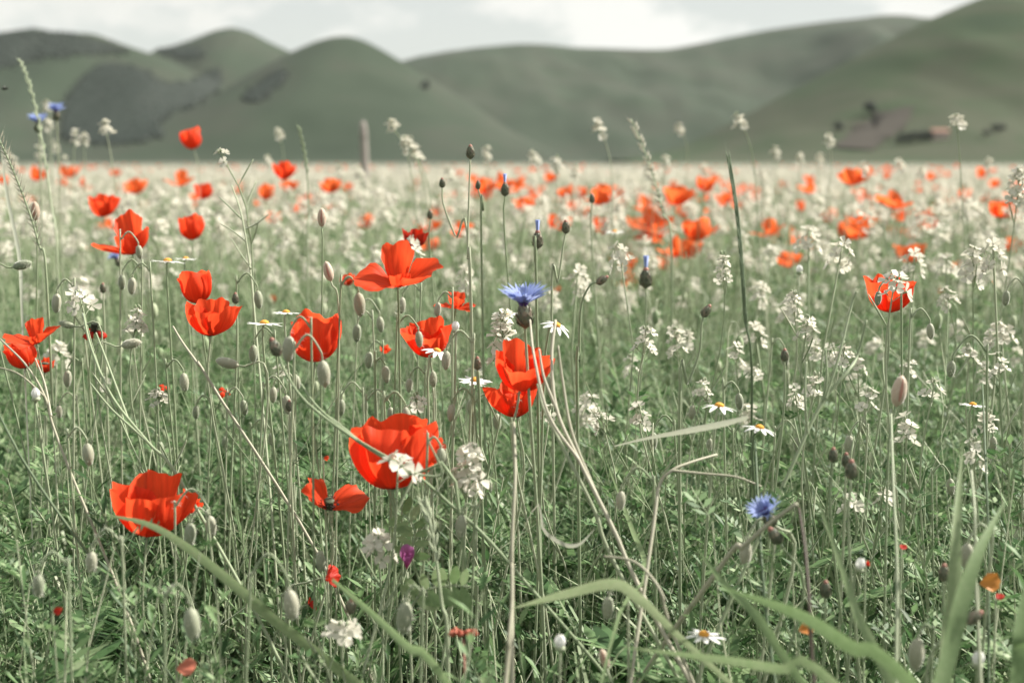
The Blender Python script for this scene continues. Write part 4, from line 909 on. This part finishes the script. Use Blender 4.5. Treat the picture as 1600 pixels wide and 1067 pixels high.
# ------------------------------------------------------------------ daisies
def daisy(px, py, d, s, label, axis=(0, -.2, 1), n=15, droop=.05, foot=None, stem='stem_one', group=None):
    rr = random.Random(int(px + py)); hd = at(px, py, d); b = Vector((hd.x + (foot if foot is not None else rr.uniform(-.03, .03)), hd.y + .02, 0)); HEADS_AT.append((hd.x, hd.y, .025, .4)); root = thing('daisy', b, label, 'daisy', group); top = np.array(hd - b); ax = np.array(Vector(axis).normalized()); RM = np.array(rot_to(ax))
    P = spline([(0, 0, -.01), top * (.4, .4, .55), top - ax * .03, top], 10); add('stem', mesh('stem', *tube(P, np.linspace(.0016, .001, 10), 5), M[stem]), root)
    g = G(); V, F = tube([(0, 0, -.001 * s), (0, 0, .0005 * s), (0, 0, .002 * s), (0, 0, .003 * s)], np.array([.0035, .0045, .0036, .0012]) * s, 10); g.put(V @ RM.T + top, F); add('disc', g.build('disc', M['yellow']), root)
    for q in range(n):
        a = q * 6.283 / n + rr.uniform(-.1, .1); L = .0125 * s * rr.uniform(.85, 1.1); t = np.linspace(0, 1, 5); dr = droop + rr.uniform(-.12, .12)
        Pp = np.stack([.004 * s + L * t, 0 * t, -.0002 - L * dr * t ** 2 + .0], -1); V, F = strip(Pp, np.array([.0008, .0019, .0022, .0018, .0006]) * s, (0, 1, 0), .15)
        RZ = np.array(Matrix.Rotation(a, 3, 'Z')); g = G(); g.put((V @ RZ.T) @ RM.T + top, F); add('ray_petal', g.build('ray_petal', M['daisy']), root)
daisy(413, 505, 1.42, 1.1, 'white daisy edge on just left of the cup shaped poppy', (.03, .07, 1))
daisy(447, 488, 1.6, 1.0, 'white daisy behind the one left of the cup shaped poppy', (.03, .07, 1))
daisy(262, 408, 1.7, 1.25, 'broad white daisy above the domed poppy', (.03, .07, 1))
daisy(290, 404, 1.85, .9, 'smaller white daisy right behind the broad one', (.03, .07, 1))
daisy(742, 594, 1.4, 1.0, 'white daisy just left of the pair of poppies', (.1, -.15, 1))
daisy(870, 508, 1.4, .95, 'white daisy with drooping rays right of the cornflower', (.4, -.3, 1), 9, .35)
daisy(683, 548, 1.36, .9, 'white daisy tucked under the poppy with a bud in front', (.3, -.05, .9), 12, .35)
daisy(1124, 634, 1.32, 1.05, 'white daisy with wide drooping rays and orange heart', (.15, .02, 1), 8, .3)
daisy(1187, 668, 1.28, .95, 'white daisy at the end of the long pale blade', (.2, -.02, 1), 9, .25, foot=.02, stem='dark_stem')
daisy(1100, 991, 1.13, 1.0, 'white daisy alone low in dark leaves', (.05, -.08, 1), 9, .15)
daisy(790, 490, 1.55, .9, 'white daisy behind the big cream head under the cornflower', (0, -.1, 1), 12)
daisy(1520, 632, 1.5, .9, 'white daisy among cream heads at the meadow edge', (.1, .05, 1), 10)
daisy(960, 362, 2.4, 1.1, 'blurred white daisy under the crowded poppy clump', (0, -.1, 1), 10)
def daisy_bud(px, py, d, s, label, axis=(0, -.1, 1)):
    hd = at(px, py, d); rr = random.Random(int(px)); b = Vector((hd.x + rr.uniform(-.03, .03), hd.y + .02, 0)); HEADS_AT.append((hd.x, hd.y, .016, .4)); root = thing('daisy_bud', b, label, 'daisy'); top = np.array(hd - b); ax = np.array(Vector(axis).normalized()); RM = np.array(rot_to(ax))
    P = spline([(0, 0, -.01), top * (.4, .4, .55), top - ax * .02, top - ax * .004 * s], 9); add('stem', mesh('stem', *tube(P, np.linspace(.0015, .001, 9), 5), M['stem_one']), root)
    g = G(); g.put(*ellipsoid(top - ax * .002 * s, ax, .003 * s, .0045 * s, 4, 8)); add('calyx', g.build('calyx', M['stem_one']), root)
    for q in range(11):
        a = q * 6.283 / 11; t = np.linspace(0, 1, 5); Pp = np.stack([.0036 * s * np.array([.9, 1.15, 1.15, .95, .5]), 0 * t, .0085 * s * t * rr.uniform(.9, 1.1)], -1); V, F = strip(Pp, np.array([.001, .0015, .0016, .0013, .0006]) * s, (0, 1, 0))
        RZ = np.array(Matrix.Rotation(a, 3, 'Z')); g = G(); g.put((V @ RZ.T) @ RM.T + top, F); add('ray_petal', g.build('ray_petal', M['daisy']), root)
daisy_bud(875, 1008, 1.1, 1.0, 'half closed white daisy low in the leaves beside an orange bud')
daisy_bud(1528, 1035, 1.05, 1.0, 'closed white daisy at the foot of the broad blade clump')
daisy_bud(712, 514, 1.4, .9, 'small round white daisy bud right of the bud fronted poppy')
daisy_bud(1343, 886, 1.15, .9, 'closed white daisy beside dark red dry petals', (.2, -.1, 1))
daisy_bud(56, 620, 1.35, .95, 'closed white daisy under the ribbed round poppy')
daisy_bud(1249, 424, 1.9, 1.0, 'blurred round white daisy bud above a cream rocket head')

# ------------------------------------------------------------------ long blades, stalks, ears
def px_path(pts): return [np.array(at(x, y, d)) for x, y, d in pts]
def long_blade(pts, w, label, mat='blade', side=(1, 0, .3), fold=.25, name='tall_grass', root_to_ground=True, n=22, taper=(.35, 1, 1, .05)):
    Q = px_path(pts); b = Q[0].copy()
    if root_to_ground and b[2] > 0:
        e = b - Q[1]; e = e / np.linalg.norm(e); eh = np.linalg.norm(e[:2]) + 1e-6; h_ = e * (1, 1, 0) / eh * min(.26, b[2] * eh / max(.3, -e[2])); Q = [np.array([b[0], b[1], 0]) + h_ + (0, 0, -.01), np.array([b[0], b[1], b[2] * .55]) + h_ * .62] + Q
    base = np.array([Q[0][0], Q[0][1], 0.]); P = spline([q - base for q in Q], n); t = np.linspace(0, 1, n)
    W = w * np.interp(t, np.linspace(.3, 1, len(taper)), taper) * np.interp(t, [0, .3], [.35, 1])
    o = add(name, mesh(name, *strip(P, W, side, fold), M[mat])); o.location = base
    return tag(o, label, 'grass')
long_blade([(425, 965, 1.14), (380, 925, 1.13), (300, 860, 1.13), (235, 820, 1.14), (160, 803, 1.16)], 0.00435, 'long green grass blade curving in front of the ruffled poppy', side=(.3, 0, 1), taper=(1, 1, .9, .6, .05))
long_blade([(1052, 985, 1.05), (1000, 935, 1.04), (960, 910, 1.04), (890, 925, 1.05), (800, 950, 1.07)], 0.00493, 'arched pale green blade bent over above the low daisy', side=(.2, -.4, 1), taper=(.5, .9, 1, 1, .75, .05), fold=.3)
long_blade([(940, 703, 1.32), (960, 697, 1.3), (1010, 685, 1.27), (1080, 672, 1.22), (1130, 662, 1.18), (1168, 652, 1.15)], 0.00261, 'stiff pale blade lying level across the stems', 'blade_pale', side=(.1, -.3, 1), taper=(.04, .2, .5, 1, 1, .5))
long_blade([(1420, 1064, .92), (1330, 1010, .93), (1250, 960, .95), (1130, 918, .98)], 0.00522, 'broad blurred green blade slanting across low leaves', side=(.3, -.2, 1), taper=(.8, 1, 1, .8, .05))
long_blade([(1300, 1064, .95), (1220, 1045, .95), (1130, 1030, .97), (970, 1010, 1.0)], 0.00377, 'green blade lying low under the daisy', side=(.2, -.2, 1), taper=(.8, 1, 1, .8, .05))
long_blade([(1475, 1066, .95), (1490, 920, .98), (1495, 820, 1.0), (1505, 690, 1.06)], 0.00493, 'broad upright blade tallest in the right hand clump', side=(1, -.3, 0), fold=.5, taper=(.9, 1, .9, .6, .04))
long_blade([(1470, 1066, .93), (1500, 950, .95), (1530, 860, .97), (1572, 780, 1.0)], 0.00580, 'broad green blade of the clump leaning away from the others', side=(1, -.2, -.3), fold=.3, taper=(.8, 1, 1, .6, .04))
long_blade([(1590, 1066, .95), (1595, 1000, .96), (1605, 930, .98), (1625, 850, 1.0)], 0.00580, 'broad green blade at the far side of the clump', side=(1, -.2, 0), taper=(.8, 1, 1, .6, .04))
long_blade([(700, 1064, 1.0), (640, 1010, 1.02), (580, 955, 1.06), (520, 905, 1.1)], 0.00377, 'thick pale stalk like blade slanting under the pink vetch flower', side=(.4, -.2, 1), fold=.6, taper=(.9, 1, .9, .7, .4))
long_blade([(1390, 1064, .97), (1340, 960, 1.0), (1310, 870, 1.05), (1270, 760, 1.12)], 0.00348, 'narrow blade leaning back beside the dark brown stalk', side=(1, -.2, .4), taper=(.9, 1, .8, .5, .04))
long_blade([(1240, 1050, 1.0), (1180, 960, 1.02), (1130, 910, 1.05), (1085, 850, 1.1)], 0.00348, 'green blade crossing behind the low daisy', side=(1, -.2, .4), taper=(.8, 1, .9, .6, .04))
long_blade([(830, 800, 1.25), (850, 830, 1.22), (880, 850, 1.2), (905, 850, 1.19), (930, 825, 1.18)], 0.00174, 'thin pale blade curled up like a hook', 'blade_pale', side=(.3, 0, 1))
long_blade([(1000, 700, 1.4), (1050, 690, 1.35), (900, 640, 1.4)], 0.00174, 'slim green blade rising behind the level pale blade', side=(.2, 0, 1)) if False else None
long_blade([(960, 985, 1.1), (1010, 900, 1.2), (985, 820, 1.3), (940, 700, 1.4)], 0.00232, 'tall soft blade behind the leaning pale stalks', side=(1, 0, .2))
long_blade([(690, 1060, 1.02), (800, 1010, 1.0), (880, 985, 1.0), (950, 960, 1.02)], 0.00290, 'green blade lying low left of the arched one', side=(.2, -.2, 1)) if False else None
long_blade([(0, 210, 2.0), (10, 300, 1.9), (30, 400, 1.8), (35, 500, 1.7)][::-1], 0.00232, 'pale upright blade beside the upright pinkish bud', 'blade_pale', side=(1, 0, .2))

def stalk(lines, label, mat='dry', r=.0017, cat='stalk', name='dry_stalk', ground=True):
    """branched stalk: first line is the main stem from its foot, others branch off it"""
    Q = [px_path(l) for l in lines]; b = Q[0][0].copy(); base = np.array([b[0], b[1], 0.]); root = thing(name, base, label, cat)
    for i, q in enumerate(Q):
        pts = [p - base for p in q]
        if i == 0 and ground and pts[0][2] > .01: e = pts[0] - pts[1]; e = e / np.linalg.norm(e); eh = np.linalg.norm(e[:2]) + 1e-6; z0 = pts[0][2]; h_ = e * (1, 1, 0) / eh * min(.22, z0 * eh / max(.3, -e[2])); pts = [h_ + (0, 0, -.01), h_ * .62 + (0, 0, z0 * .55)] + pts
        P = spline(pts, 8 + 5 * len(pts)); rr_ = r * (1 if i == 0 else .72)
        add('stem' if i == 0 else 'branch', mesh('stem', *tube(P, np.linspace(rr_, rr_ * .6, len(P)), 5), M[mat]), root)
    return root
stalk([[(800, 885, 1.2), (700, 785, 1.2), (640, 735, 1.18), (560, 688, 1.2), (500, 640, 1.22), (470, 600, 1.25)], [(560, 688, 1.2), (520, 655, 1.25), (490, 640, 1.28)], [(650, 742, 1.18), (690, 740, 1.17), (670, 690, 1.16)]], 'long slanting grey green stalk crossing in front of the large poppy', 'stem_one')
stalk([[(1005, 930, 1.18), (960, 830, 1.2), (905, 720, 1.22), (870, 640, 1.24), (862, 560, 1.26), (868, 500, 1.28)], [(905, 720, 1.22), (858, 650, 1.22), (835, 560, 1.24), (828, 500, 1.28)], [(935, 780, 1.21), (895, 680, 1.23), (880, 600, 1.25), (872, 540, 1.26)], [(870, 640, 1.24), (850, 590, 1.25), (842, 545, 1.26)]], 'bundle of leaning pale stalks in front of the pair of poppies', 'dry', .0022)
stalk([[(960, 880, 1.22), (930, 800, 1.22), (880, 700, 1.22), (850, 640, 1.23), (840, 600, 1.24)]], 'second pale stalk leaning beside the bundle', 'stem_one', .002)
stalk([[(800, 960, 1.15), (800, 850, 1.17), (805, 740, 1.2), (803, 660, 1.25)]], 'upright pale stalk right of the big cream rocket head', 'dry', .0022)
stalk([[(1235, 735, 1.25), (1285, 630, 1.27), (1325, 580, 1.28), (1340, 555, 1.3), (1354, 500, 1.3)], [(1290, 622, 1.27), (1310, 560, 1.28), (1330, 480, 1.3), (1338, 455, 1.3)], [(1285, 630, 1.27), (1292, 590, 1.27), (1290, 545, 1.28)], [(1262, 678, 1.26), (1258, 620, 1.26), (1260, 565, 1.27)]], 'branching green stalk with forked upright arms among cream heads', 'stem_one', .002)
stalk([[(1205, 1020, 1.12), (1192, 900, 1.15), (1185, 790, 1.2), (1180, 690, 1.26)]], 'dark straight stalk in front of the lower cornflower', 'dark_stem', .0016)
stalk([[(1272, 1064, 1.0), (1265, 950, 1.02), (1258, 860, 1.05), (1248, 792, 1.08)]], 'dark brown bare stalk standing in the green blades', 'brown', .0019)
stalk([[(1130, 880, 1.12), (1160, 855, 1.1), (1200, 820, 1.08), (1245, 787, 1.06)]], 'blurred pinkish dry stalk slanting over the lower cornflower', 'dry', .0026)
stalk([[(1050, 985, 1.12), (1035, 930, 1.12), (1012, 895, 1.13), (985, 875, 1.14), (943, 869, 1.15)]], 'dry stalk bent over like an arch above the arched blade', 'dry', .0017)
stalk([[(1020, 830, 1.2), (1030, 760, 1.22), (1050, 735, 1.22), (1080, 722, 1.23), (1120, 710, 1.25)], [(1050, 735, 1.22), (1100, 740, 1.22), (1150, 745, 1.22), (1190, 760, 1.22)]], 'grey forked stalk bending over below the level pale blade', 'dry', .0018)
stalk([[(290, 765, 1.32), (230, 690, 1.34), (175, 620, 1.36), (143, 545, 1.4), (130, 490, 1.45)], [(200, 655, 1.35), (165, 560, 1.38), (150, 520, 1.4)], [(230, 690, 1.34), (175, 640, 1.35), (142, 600, 1.36)]], 'slanting branched stalk under the spiky pale rocket head', 'stem_one', .0019)
stalk([[(95, 700, 1.35), (70, 620, 1.36), (40, 570, 1.38), (0, 530, 1.4)], [(70, 620, 1.36), (30, 585, 1.36), (-10, 572, 1.37)], [(80, 650, 1.35), (70, 600, 1.37), (55, 560, 1.38)]], 'forked pale stalk reaching in front of the ribbed round poppy', 'dry', .0016)
stalk([[(330, 600, 1.42), (310, 570, 1.42), (285, 535, 1.44), (270, 510, 1.45)]], 'short pale stalk left of the bowl shaped poppy', 'dry', .0018)
stalk([[(400, 520, 1.65), (392, 430, 1.68), (378, 340, 1.7), (362, 290, 1.73)], [(380, 345, 1.7), (360, 325, 1.72), (342, 308, 1.74)], [(385, 378, 1.69), (365, 362, 1.71), (345, 350, 1.73)], [(392, 420, 1.68), (375, 395, 1.7), (362, 374, 1.72)], [(384, 358, 1.7), (400, 350, 1.7), (420, 335, 1.7)]], 'green stalk with slanted side pods above the domed poppy', 'stem_one', .0016)
stalk([[(1545, 1000, 1.15), (1545, 850, 1.2), (1540, 720, 1.25), (1535, 600, 1.35)]], 'straight dark stalk right of the broad blade clump', 'dark_stem', .0014)
stalk([[(1400, 1060, 1.05), (1402, 900, 1.1), (1396, 760, 1.15), (1392, 640, 1.22)]], 'tall straight sage stalk below the large brownish bud', 'stem_one', .0018)
stalk([[(1530, 1010, 1.05), (1525, 900, 1.08), (1523, 800, 1.1), (1518, 735, 1.15)]], 'pale straight stalk behind the orange leaf', 'stem_one', .0016)
stalk([[(790, 1064, 1.05), (795, 1000, 1.06), (800, 940, 1.08), (800, 880, 1.1)]], 'thick woody stalk at the bottom beside the arched blade', 'dry', .0024)
stalk([[(62, 760, 1.25), (20, 690, 1.25), (-5, 640, 1.26)]], 'dark thin stalk leaning out of the shaded leaves', 'dark_stem', .0016)
def ear(pts, w, label, mat, n=26, ln=.011, spread=.5, name='grass_ear', stem_mat='stem_one', frac=.5):
    Q = px_path(pts); base = np.array([Q[0][0], Q[0][1], 0.]); root = thing(name, base, label, 'grass'); pp = [q - base for q in Q]
    if pp[0][2] > .01: pp = [np.array([0, 0, -.01])] + pp
    P = spline(pp, 40); add('stem', mesh('stem', *tube(P, np.linspace(.0018, .0009, 40), 5), M[stem_mat]), root); g = G()
    for q in range(n):
        f = (1 - frac) + frac * q / n; i = min(int(f * 39), 38); t = P[i + 1] - P[i]; t /= np.linalg.norm(t); a = math.pi * q + rnd.uniform(-.5, .5); sd = np.array([math.cos(a), math.sin(a), 0]); d = t + sd * spread; d /= np.linalg.norm(d)
        g.put(*ellipsoid(P[i] + sd * w * .4 + d * ln * .4, d, ln * .5, w * .45, 3, 5, .5))
        g.put([P[i] + d * ln * .8, P[i] + d * ln * .8 + sd * .0003, P[i] + d * ln * 1.7], [(0, 1, 2)])
    tag(add('spikelets', g.build('spikelets', M[mat]), root), kind='stuff')
ear([(1175, 620, 1.75), (1165, 500, 1.75), (1158, 400, 1.76), (1150, 320, 1.78), (1138, 245, 1.8)], .0026, 'dark green rye ear standing tall right of the poppy clump', 'dark_stem', 50, .019, .07, stem_mat='dark_stem', frac=.62)
ear([(1050, 420, 2.2), (1035, 330, 2.25), (1012, 250, 2.3), (986, 186, 2.35)], .004, 'feathery pale grass ear leaning against the hills', 'dry', 28, .014, .45, frac=.5)
ear([(90, 420, 2.2), (80, 320, 2.25), (62, 200, 2.3), (45, 130, 2.35), (30, 92, 2.4)], .0032, 'slim grass ear reaching highest before the dark hill', 'stem_one', 22, .014, .25, frac=.5)
ear([(480, 420, 2.4), (482, 330, 2.4), (478, 255, 2.4), (467, 198, 2.4)], .003, 'thin green grass ear before the round hill', 'stem_one', 12, .012, .2, frac=.3)
ear([(75, 480, 1.7), (60, 380, 1.7), (30, 290, 1.7), (-5, 210, 1.7)], .0016, 'pale bushy grass ear leaning out over the meadow edge', 'dry', 40, .013, .75, frac=.5)
ear([(700, 1040, 1.15), (690, 940, 1.15), (675, 830, 1.16), (660, 780, 1.17)], .003, 'short green grass ear beside the pink vetch flower', 'stem_one', 12, .012, .3, frac=.35)

# ------------------------------------------------------------------ odd ones: vetch, clover head, leaves, post, insect
hd = at(636, 872, 1.2); HEADS_AT.append((hd.x, hd.y, .025, .4)); b = Vector((hd.x + .01, hd.y + .02, 0)); vt = thing('vetch', b, 'pink and purple vetch flower with paired leaflets', 'wildflower'); top = np.array(hd - b)
P = spline([(0, 0, -.01), top * (.5, .5, .5), top - (0, 0, .012)], 10); add('stem', mesh('stem', *tube(P, np.linspace(.0016, .001, 10), 5), M['stem_one']), vt)
for az, p0, p1, sz, half, mt_ in [(90, 30, 5, .021, 70, 'vetch'), (20, 30, -6, .015, 50, 'vetch'), (160, 30, -6, .015, 50, 'vetch'), (270, 35, -4, .013, 40, 'vetch')]:
    V, F, U = petal(sz, R(az), p0, p1, half, az, 9, 7, .06); g = G(); g.put(V + top - (0, 0, .01), F, 0, U); add('petal', g.build('petal', M[mt_]), vt)
def vetch_leaf(pts, n, ll, label_parent):
    Q = px_path(pts); P = spline([q - np.array(b) for q in Q], 16); add('leaf_stalk', mesh('leaf_stalk', *tube(P, np.linspace(.0011, .0006, 16), 4), M['stem_one']), label_parent)
    for q in range(n):
        i = 3 + int(12 * q / n); t = P[min(i + 1, 15)] - P[i]; t /= np.linalg.norm(t)
        for sg in (-1, 1):
            sd = np.array([-t[2], -.25 * sg, t[0]]) * sg; d = sd + t * .35; d /= np.linalg.norm(d); L = ll * rnd.uniform(.9, 1.1); tt = np.linspace(0, 1, 5); Pp = P[i] + d[None] * L * tt[:, None]
            me = mesh('leaflet', *strip(Pp, np.array([.1, .8, 1, .9, .25]) * L * .2, np.cross(d, (0, -1, .2)), .12), M['blade']); add('leaflet', me, label_parent)
vetch_leaf([(636, 960, 1.2), (660, 925, 1.19), (700, 915, 1.17), (735, 916, 1.16)], 7, .020, vt)
vetch_leaf([(630, 900, 1.22), (645, 850, 1.22), (645, 820, 1.22), (620, 795, 1.22)], 6, .017, vt)
hd = at(724, 998, 1.1); HEADS_AT.append((hd.x, hd.y, .02, .4)); b = Vector((hd.x + .01, hd.y + .01, 0)); cl = thing('clover_head', b, 'rusty red dried flower head on a reddish stalk', 'wildflower'); top = np.array(hd - b)
P = spline([(0, 0, -.01), top * (.5, .5, .5), top], 8); add('stem', mesh('stem', *tube(P, np.linspace(.0014, .001, 8), 5), M['tip']), cl)
for cx0 in (-.0055, .006):
    g = G()
    for q in range(18):
        d = rng.normal(size=3); d[2] = abs(d[2]) * .8; d /= np.linalg.norm(d); g.put(*ellipsoid(top + (cx0, 0, .003) + d * .0035, d, .0032, .0018, 3, 5))
    add('floret_cluster', g.build('floret_cluster', M['rust']), cl)
def petal_leaf(px, py, d, s, label, mat, name, axis, cat):
    hd = at(px, py, d); V, F, U = petal(s, 0, 80, 60, 50, int(px), 9, 7, .15, .05, 30); RM = np.array(rot_to(axis)); g = G(); g.put(V @ RM.T, F, 0, U)
    g.put(*tube([(0, 0, 0), (.004, .004, -hd.z * .5), (.01, .01, -hd.z)], [.0008, .0009, .001], 4), 1)
    o = add(name, g.build(name, [M[mat], M['stem_one']])); o.location = hd; tag(o, label, cat)
petal_leaf(1530, 912, 1.13, .018, 'curled orange leaf glowing in the shade', 'orange', 'withered_leaf', (.3, -.8, .4), 'leaf')
petal_leaf(1248, 985, 1.1, .012, 'tan withered leaf scrap below the dark brown stalk', 'orange', 'withered_leaf', (.3, -.6, .6), 'leaf')
petal_leaf(275, 1045, 1.08, .016, 'rust brown withered petal at the foot of the hooked bud', 'rust', 'fallen_petal', (.2, -.7, .5), 'petal')
petal_leaf(1352, 880, 1.16, 0.0054, 'dark red dry petal beside the closed daisy', 'red_dull', 'fallen_petal', (-.5, -.5, .4), 'petal')
petal_leaf(1408, 858, 1.2, 0.0075, 'dark red dry petal right of the closed daisy', 'red_dull', 'fallen_petal', (.3, -.2, .9), 'petal')
petal_leaf(1556, 935, 1.13, 0.0082, 'dark red dry petal under the orange leaf', 'red_dull', 'fallen_petal', (.3, -.4, .8), 'petal')
petal_leaf(505, 716, 1.3, .006, 'tiny red petal crumb left of the large poppy', 'red', 'fallen_petal', (.1, -.8, .4), 'petal')
petal_leaf(82, 955, 1.1, .008, 'tiny dark red petal deep in the shaded leaves', 'red_dull', 'fallen_petal', (.1, -.8, .4), 'petal')
# fence stake
p = at(567, 186, 12.0); g = G(); pz = p.z
sec = [(0, .036), (.4, .035), (.8, .034), (pz - .12, .031), (pz - .05, .029), (pz, .018)]
P = np.array([(.012 * math.sin(z * 3), 0, z - .02) for z, _ in sec]); g.put(*tube(P, [r_ for _, r_ in sec], 9)); po = thing('wooden_stake', (p.x, p.y, 0), 'weathered wooden stake standing up out of the blurred meadow', 'post')
add('shaft', g.build('shaft', M['wood']), po); wr = tube([(.03 * math.cos(a) * 1.12, .03 * math.sin(a) * 1.12, pz - .16 + .003 * math.sin(a * 2)) for a in np.linspace(0, 6.4, 14)], .003, 4); add('wire_loop', mesh('wire_loop', *wr, M['insect']), po)
# insect in the air
p = at(7, 139, 2.2); fl = thing('flying_insect', p, 'small black insect in the air before the dark hill', 'insect')
g = G(); g.put(*ellipsoid((0, 0, 0), (1, 0, .1), .005, .0018, 5, 6)); g.put(*ellipsoid((.0045, 0, .0006), (1, 0, 0), .0014, .0013, 3, 6)); add('body', g.build('body', M['insect']), fl)
for sg in (-1, 1): add('wing', mesh('wing', *strip([(0, 0, .0015), (-.001, sg * .003, .003), (-.002, sg * .0065, .004)], [.0005, .0014, .0004], (1, 0, 0)), M['wing']), fl)

# ================================================================== the green between the flowers
und = Stuff()
for q in range(6): und.put(t_sprig(q, rnd.uniform(.30, .40), 5, 10), scatter(430, 1.04, 3.4, .6, power=1.35), .75, 1.15, .2, clear=.13)
for q in range(6): und.put(t_narrow(20 + q, rnd.uniform(.34, .44), 36, .033, .0029), scatter(520, 1.04, 4.4, .6, power=1.3), .65, 1.1, .16, clear=.13)
for q in range(4):
    p_ = scatter(520, .95, 3.2, .6, power=1.2); p_[:, 2] = rng.uniform(.03, .27, len(p_)); und.put(t_lobed(40 + q), p_, .6, 1.15, .3, clear=.1)
for q in range(4): und.put(t_narrow(50 + q, .26, 22, .055, .0036), scatter(520, .85, 3.0, .6, power=1.2), .6, 1.05, .25)
for q in range(4): und.put(t_sprig(60 + q, .22, 5, 7), scatter(190, .85, 2.6, .6, power=1.2), .75, 1.15, .22)
und.build('leafy_undergrowth', [M['leaf'], M['stem']], 'dense ferny green leaves filling the ground between the flower stems', 'undergrowth')

gr = Stuff()
for q in range(6): gr.put(t_blade(q, 5, rnd.uniform(.0016, .0034), rnd.uniform(.26, .42), rnd.uniform(.2, .9)), scatter(1700, .95, 4.2, .7, power=1.2), .55, 1.2, .2, clear=.10)
for q in range(5): gr.put(t_blade(60 + q, 2, .0046, .42, rnd.uniform(.2, .7)), scatter(9000, 4.0, 16, 1.0, power=1.15), .7, 1.3, .2)
gr.build('meadow_grass', [M['grass']], 'fine green grass blades growing all through the meadow', 'grass')

fg = Stuff()
for q in range(3): fg.put(t_blade(80 + q, 2, .016, .46, rnd.uniform(.2, .6)), scatter(15000, 15, 60, 2.0, power=1.25), .7, 1.15, .2)
fg.build('distant_grass', [M['grass_far']], 'greyish seeding grass far out in the meadow', 'grass')
st = Stuff()
for q in range(8): st.put(t_stem(q, rnd.uniform(.34, .56), rnd.uniform(.0007, .0012), hair=14 if q % 2 else 0), scatter(150, 1.4, 4.0, .6, power=1.1), .6, 1.1, .24, clear=.10)
for q in range(5): st.put(t_stem(30 + q, .52, .0016, 3), scatter(3500, 2.6, 16, 1.0, power=1.2), .7, 1.2, .22)
for q in range(3): st.put(t_stem(40 + q, .54, .004, 3), scatter(2200, 15, 45, 2.0, power=1.4), .8, 1.15, .14)
for q in range(6): st.put(t_branch(110 + q, rnd.uniform(.38, .52)), scatter(120, 1.2, 4.0, .6, power=1.1), .7, 1.1, .3, clear=.10)
for q in range(4): st.put(t_branch(120 + q, .5, 6, .0014), scatter(420, 3.2, 11, 1.0, power=1.1), .8, 1.15, .2)
for q in range(4): st.put(t_hook(70 + q, rnd.uniform(.3, .48)), scatter(110, 1.9, 6.0, .7), .85, 1.15, .08)
st.build('thin_stems', [M['stem']], 'countless thin pale sage stems standing up through the meadow', 'stems')
mid = Stuff()
for q in range(5): mid.put(t_narrow(90 + q, .36, 14, .055, .0046, False), scatter(1500, 3.3, 16, 1.0, power=1.1), .7, 1.25, .15)
mid.build('mid_foliage', [M['leaf'], M['stem']], 'soft green leafy plants filling the middle of the meadow', 'foliage')
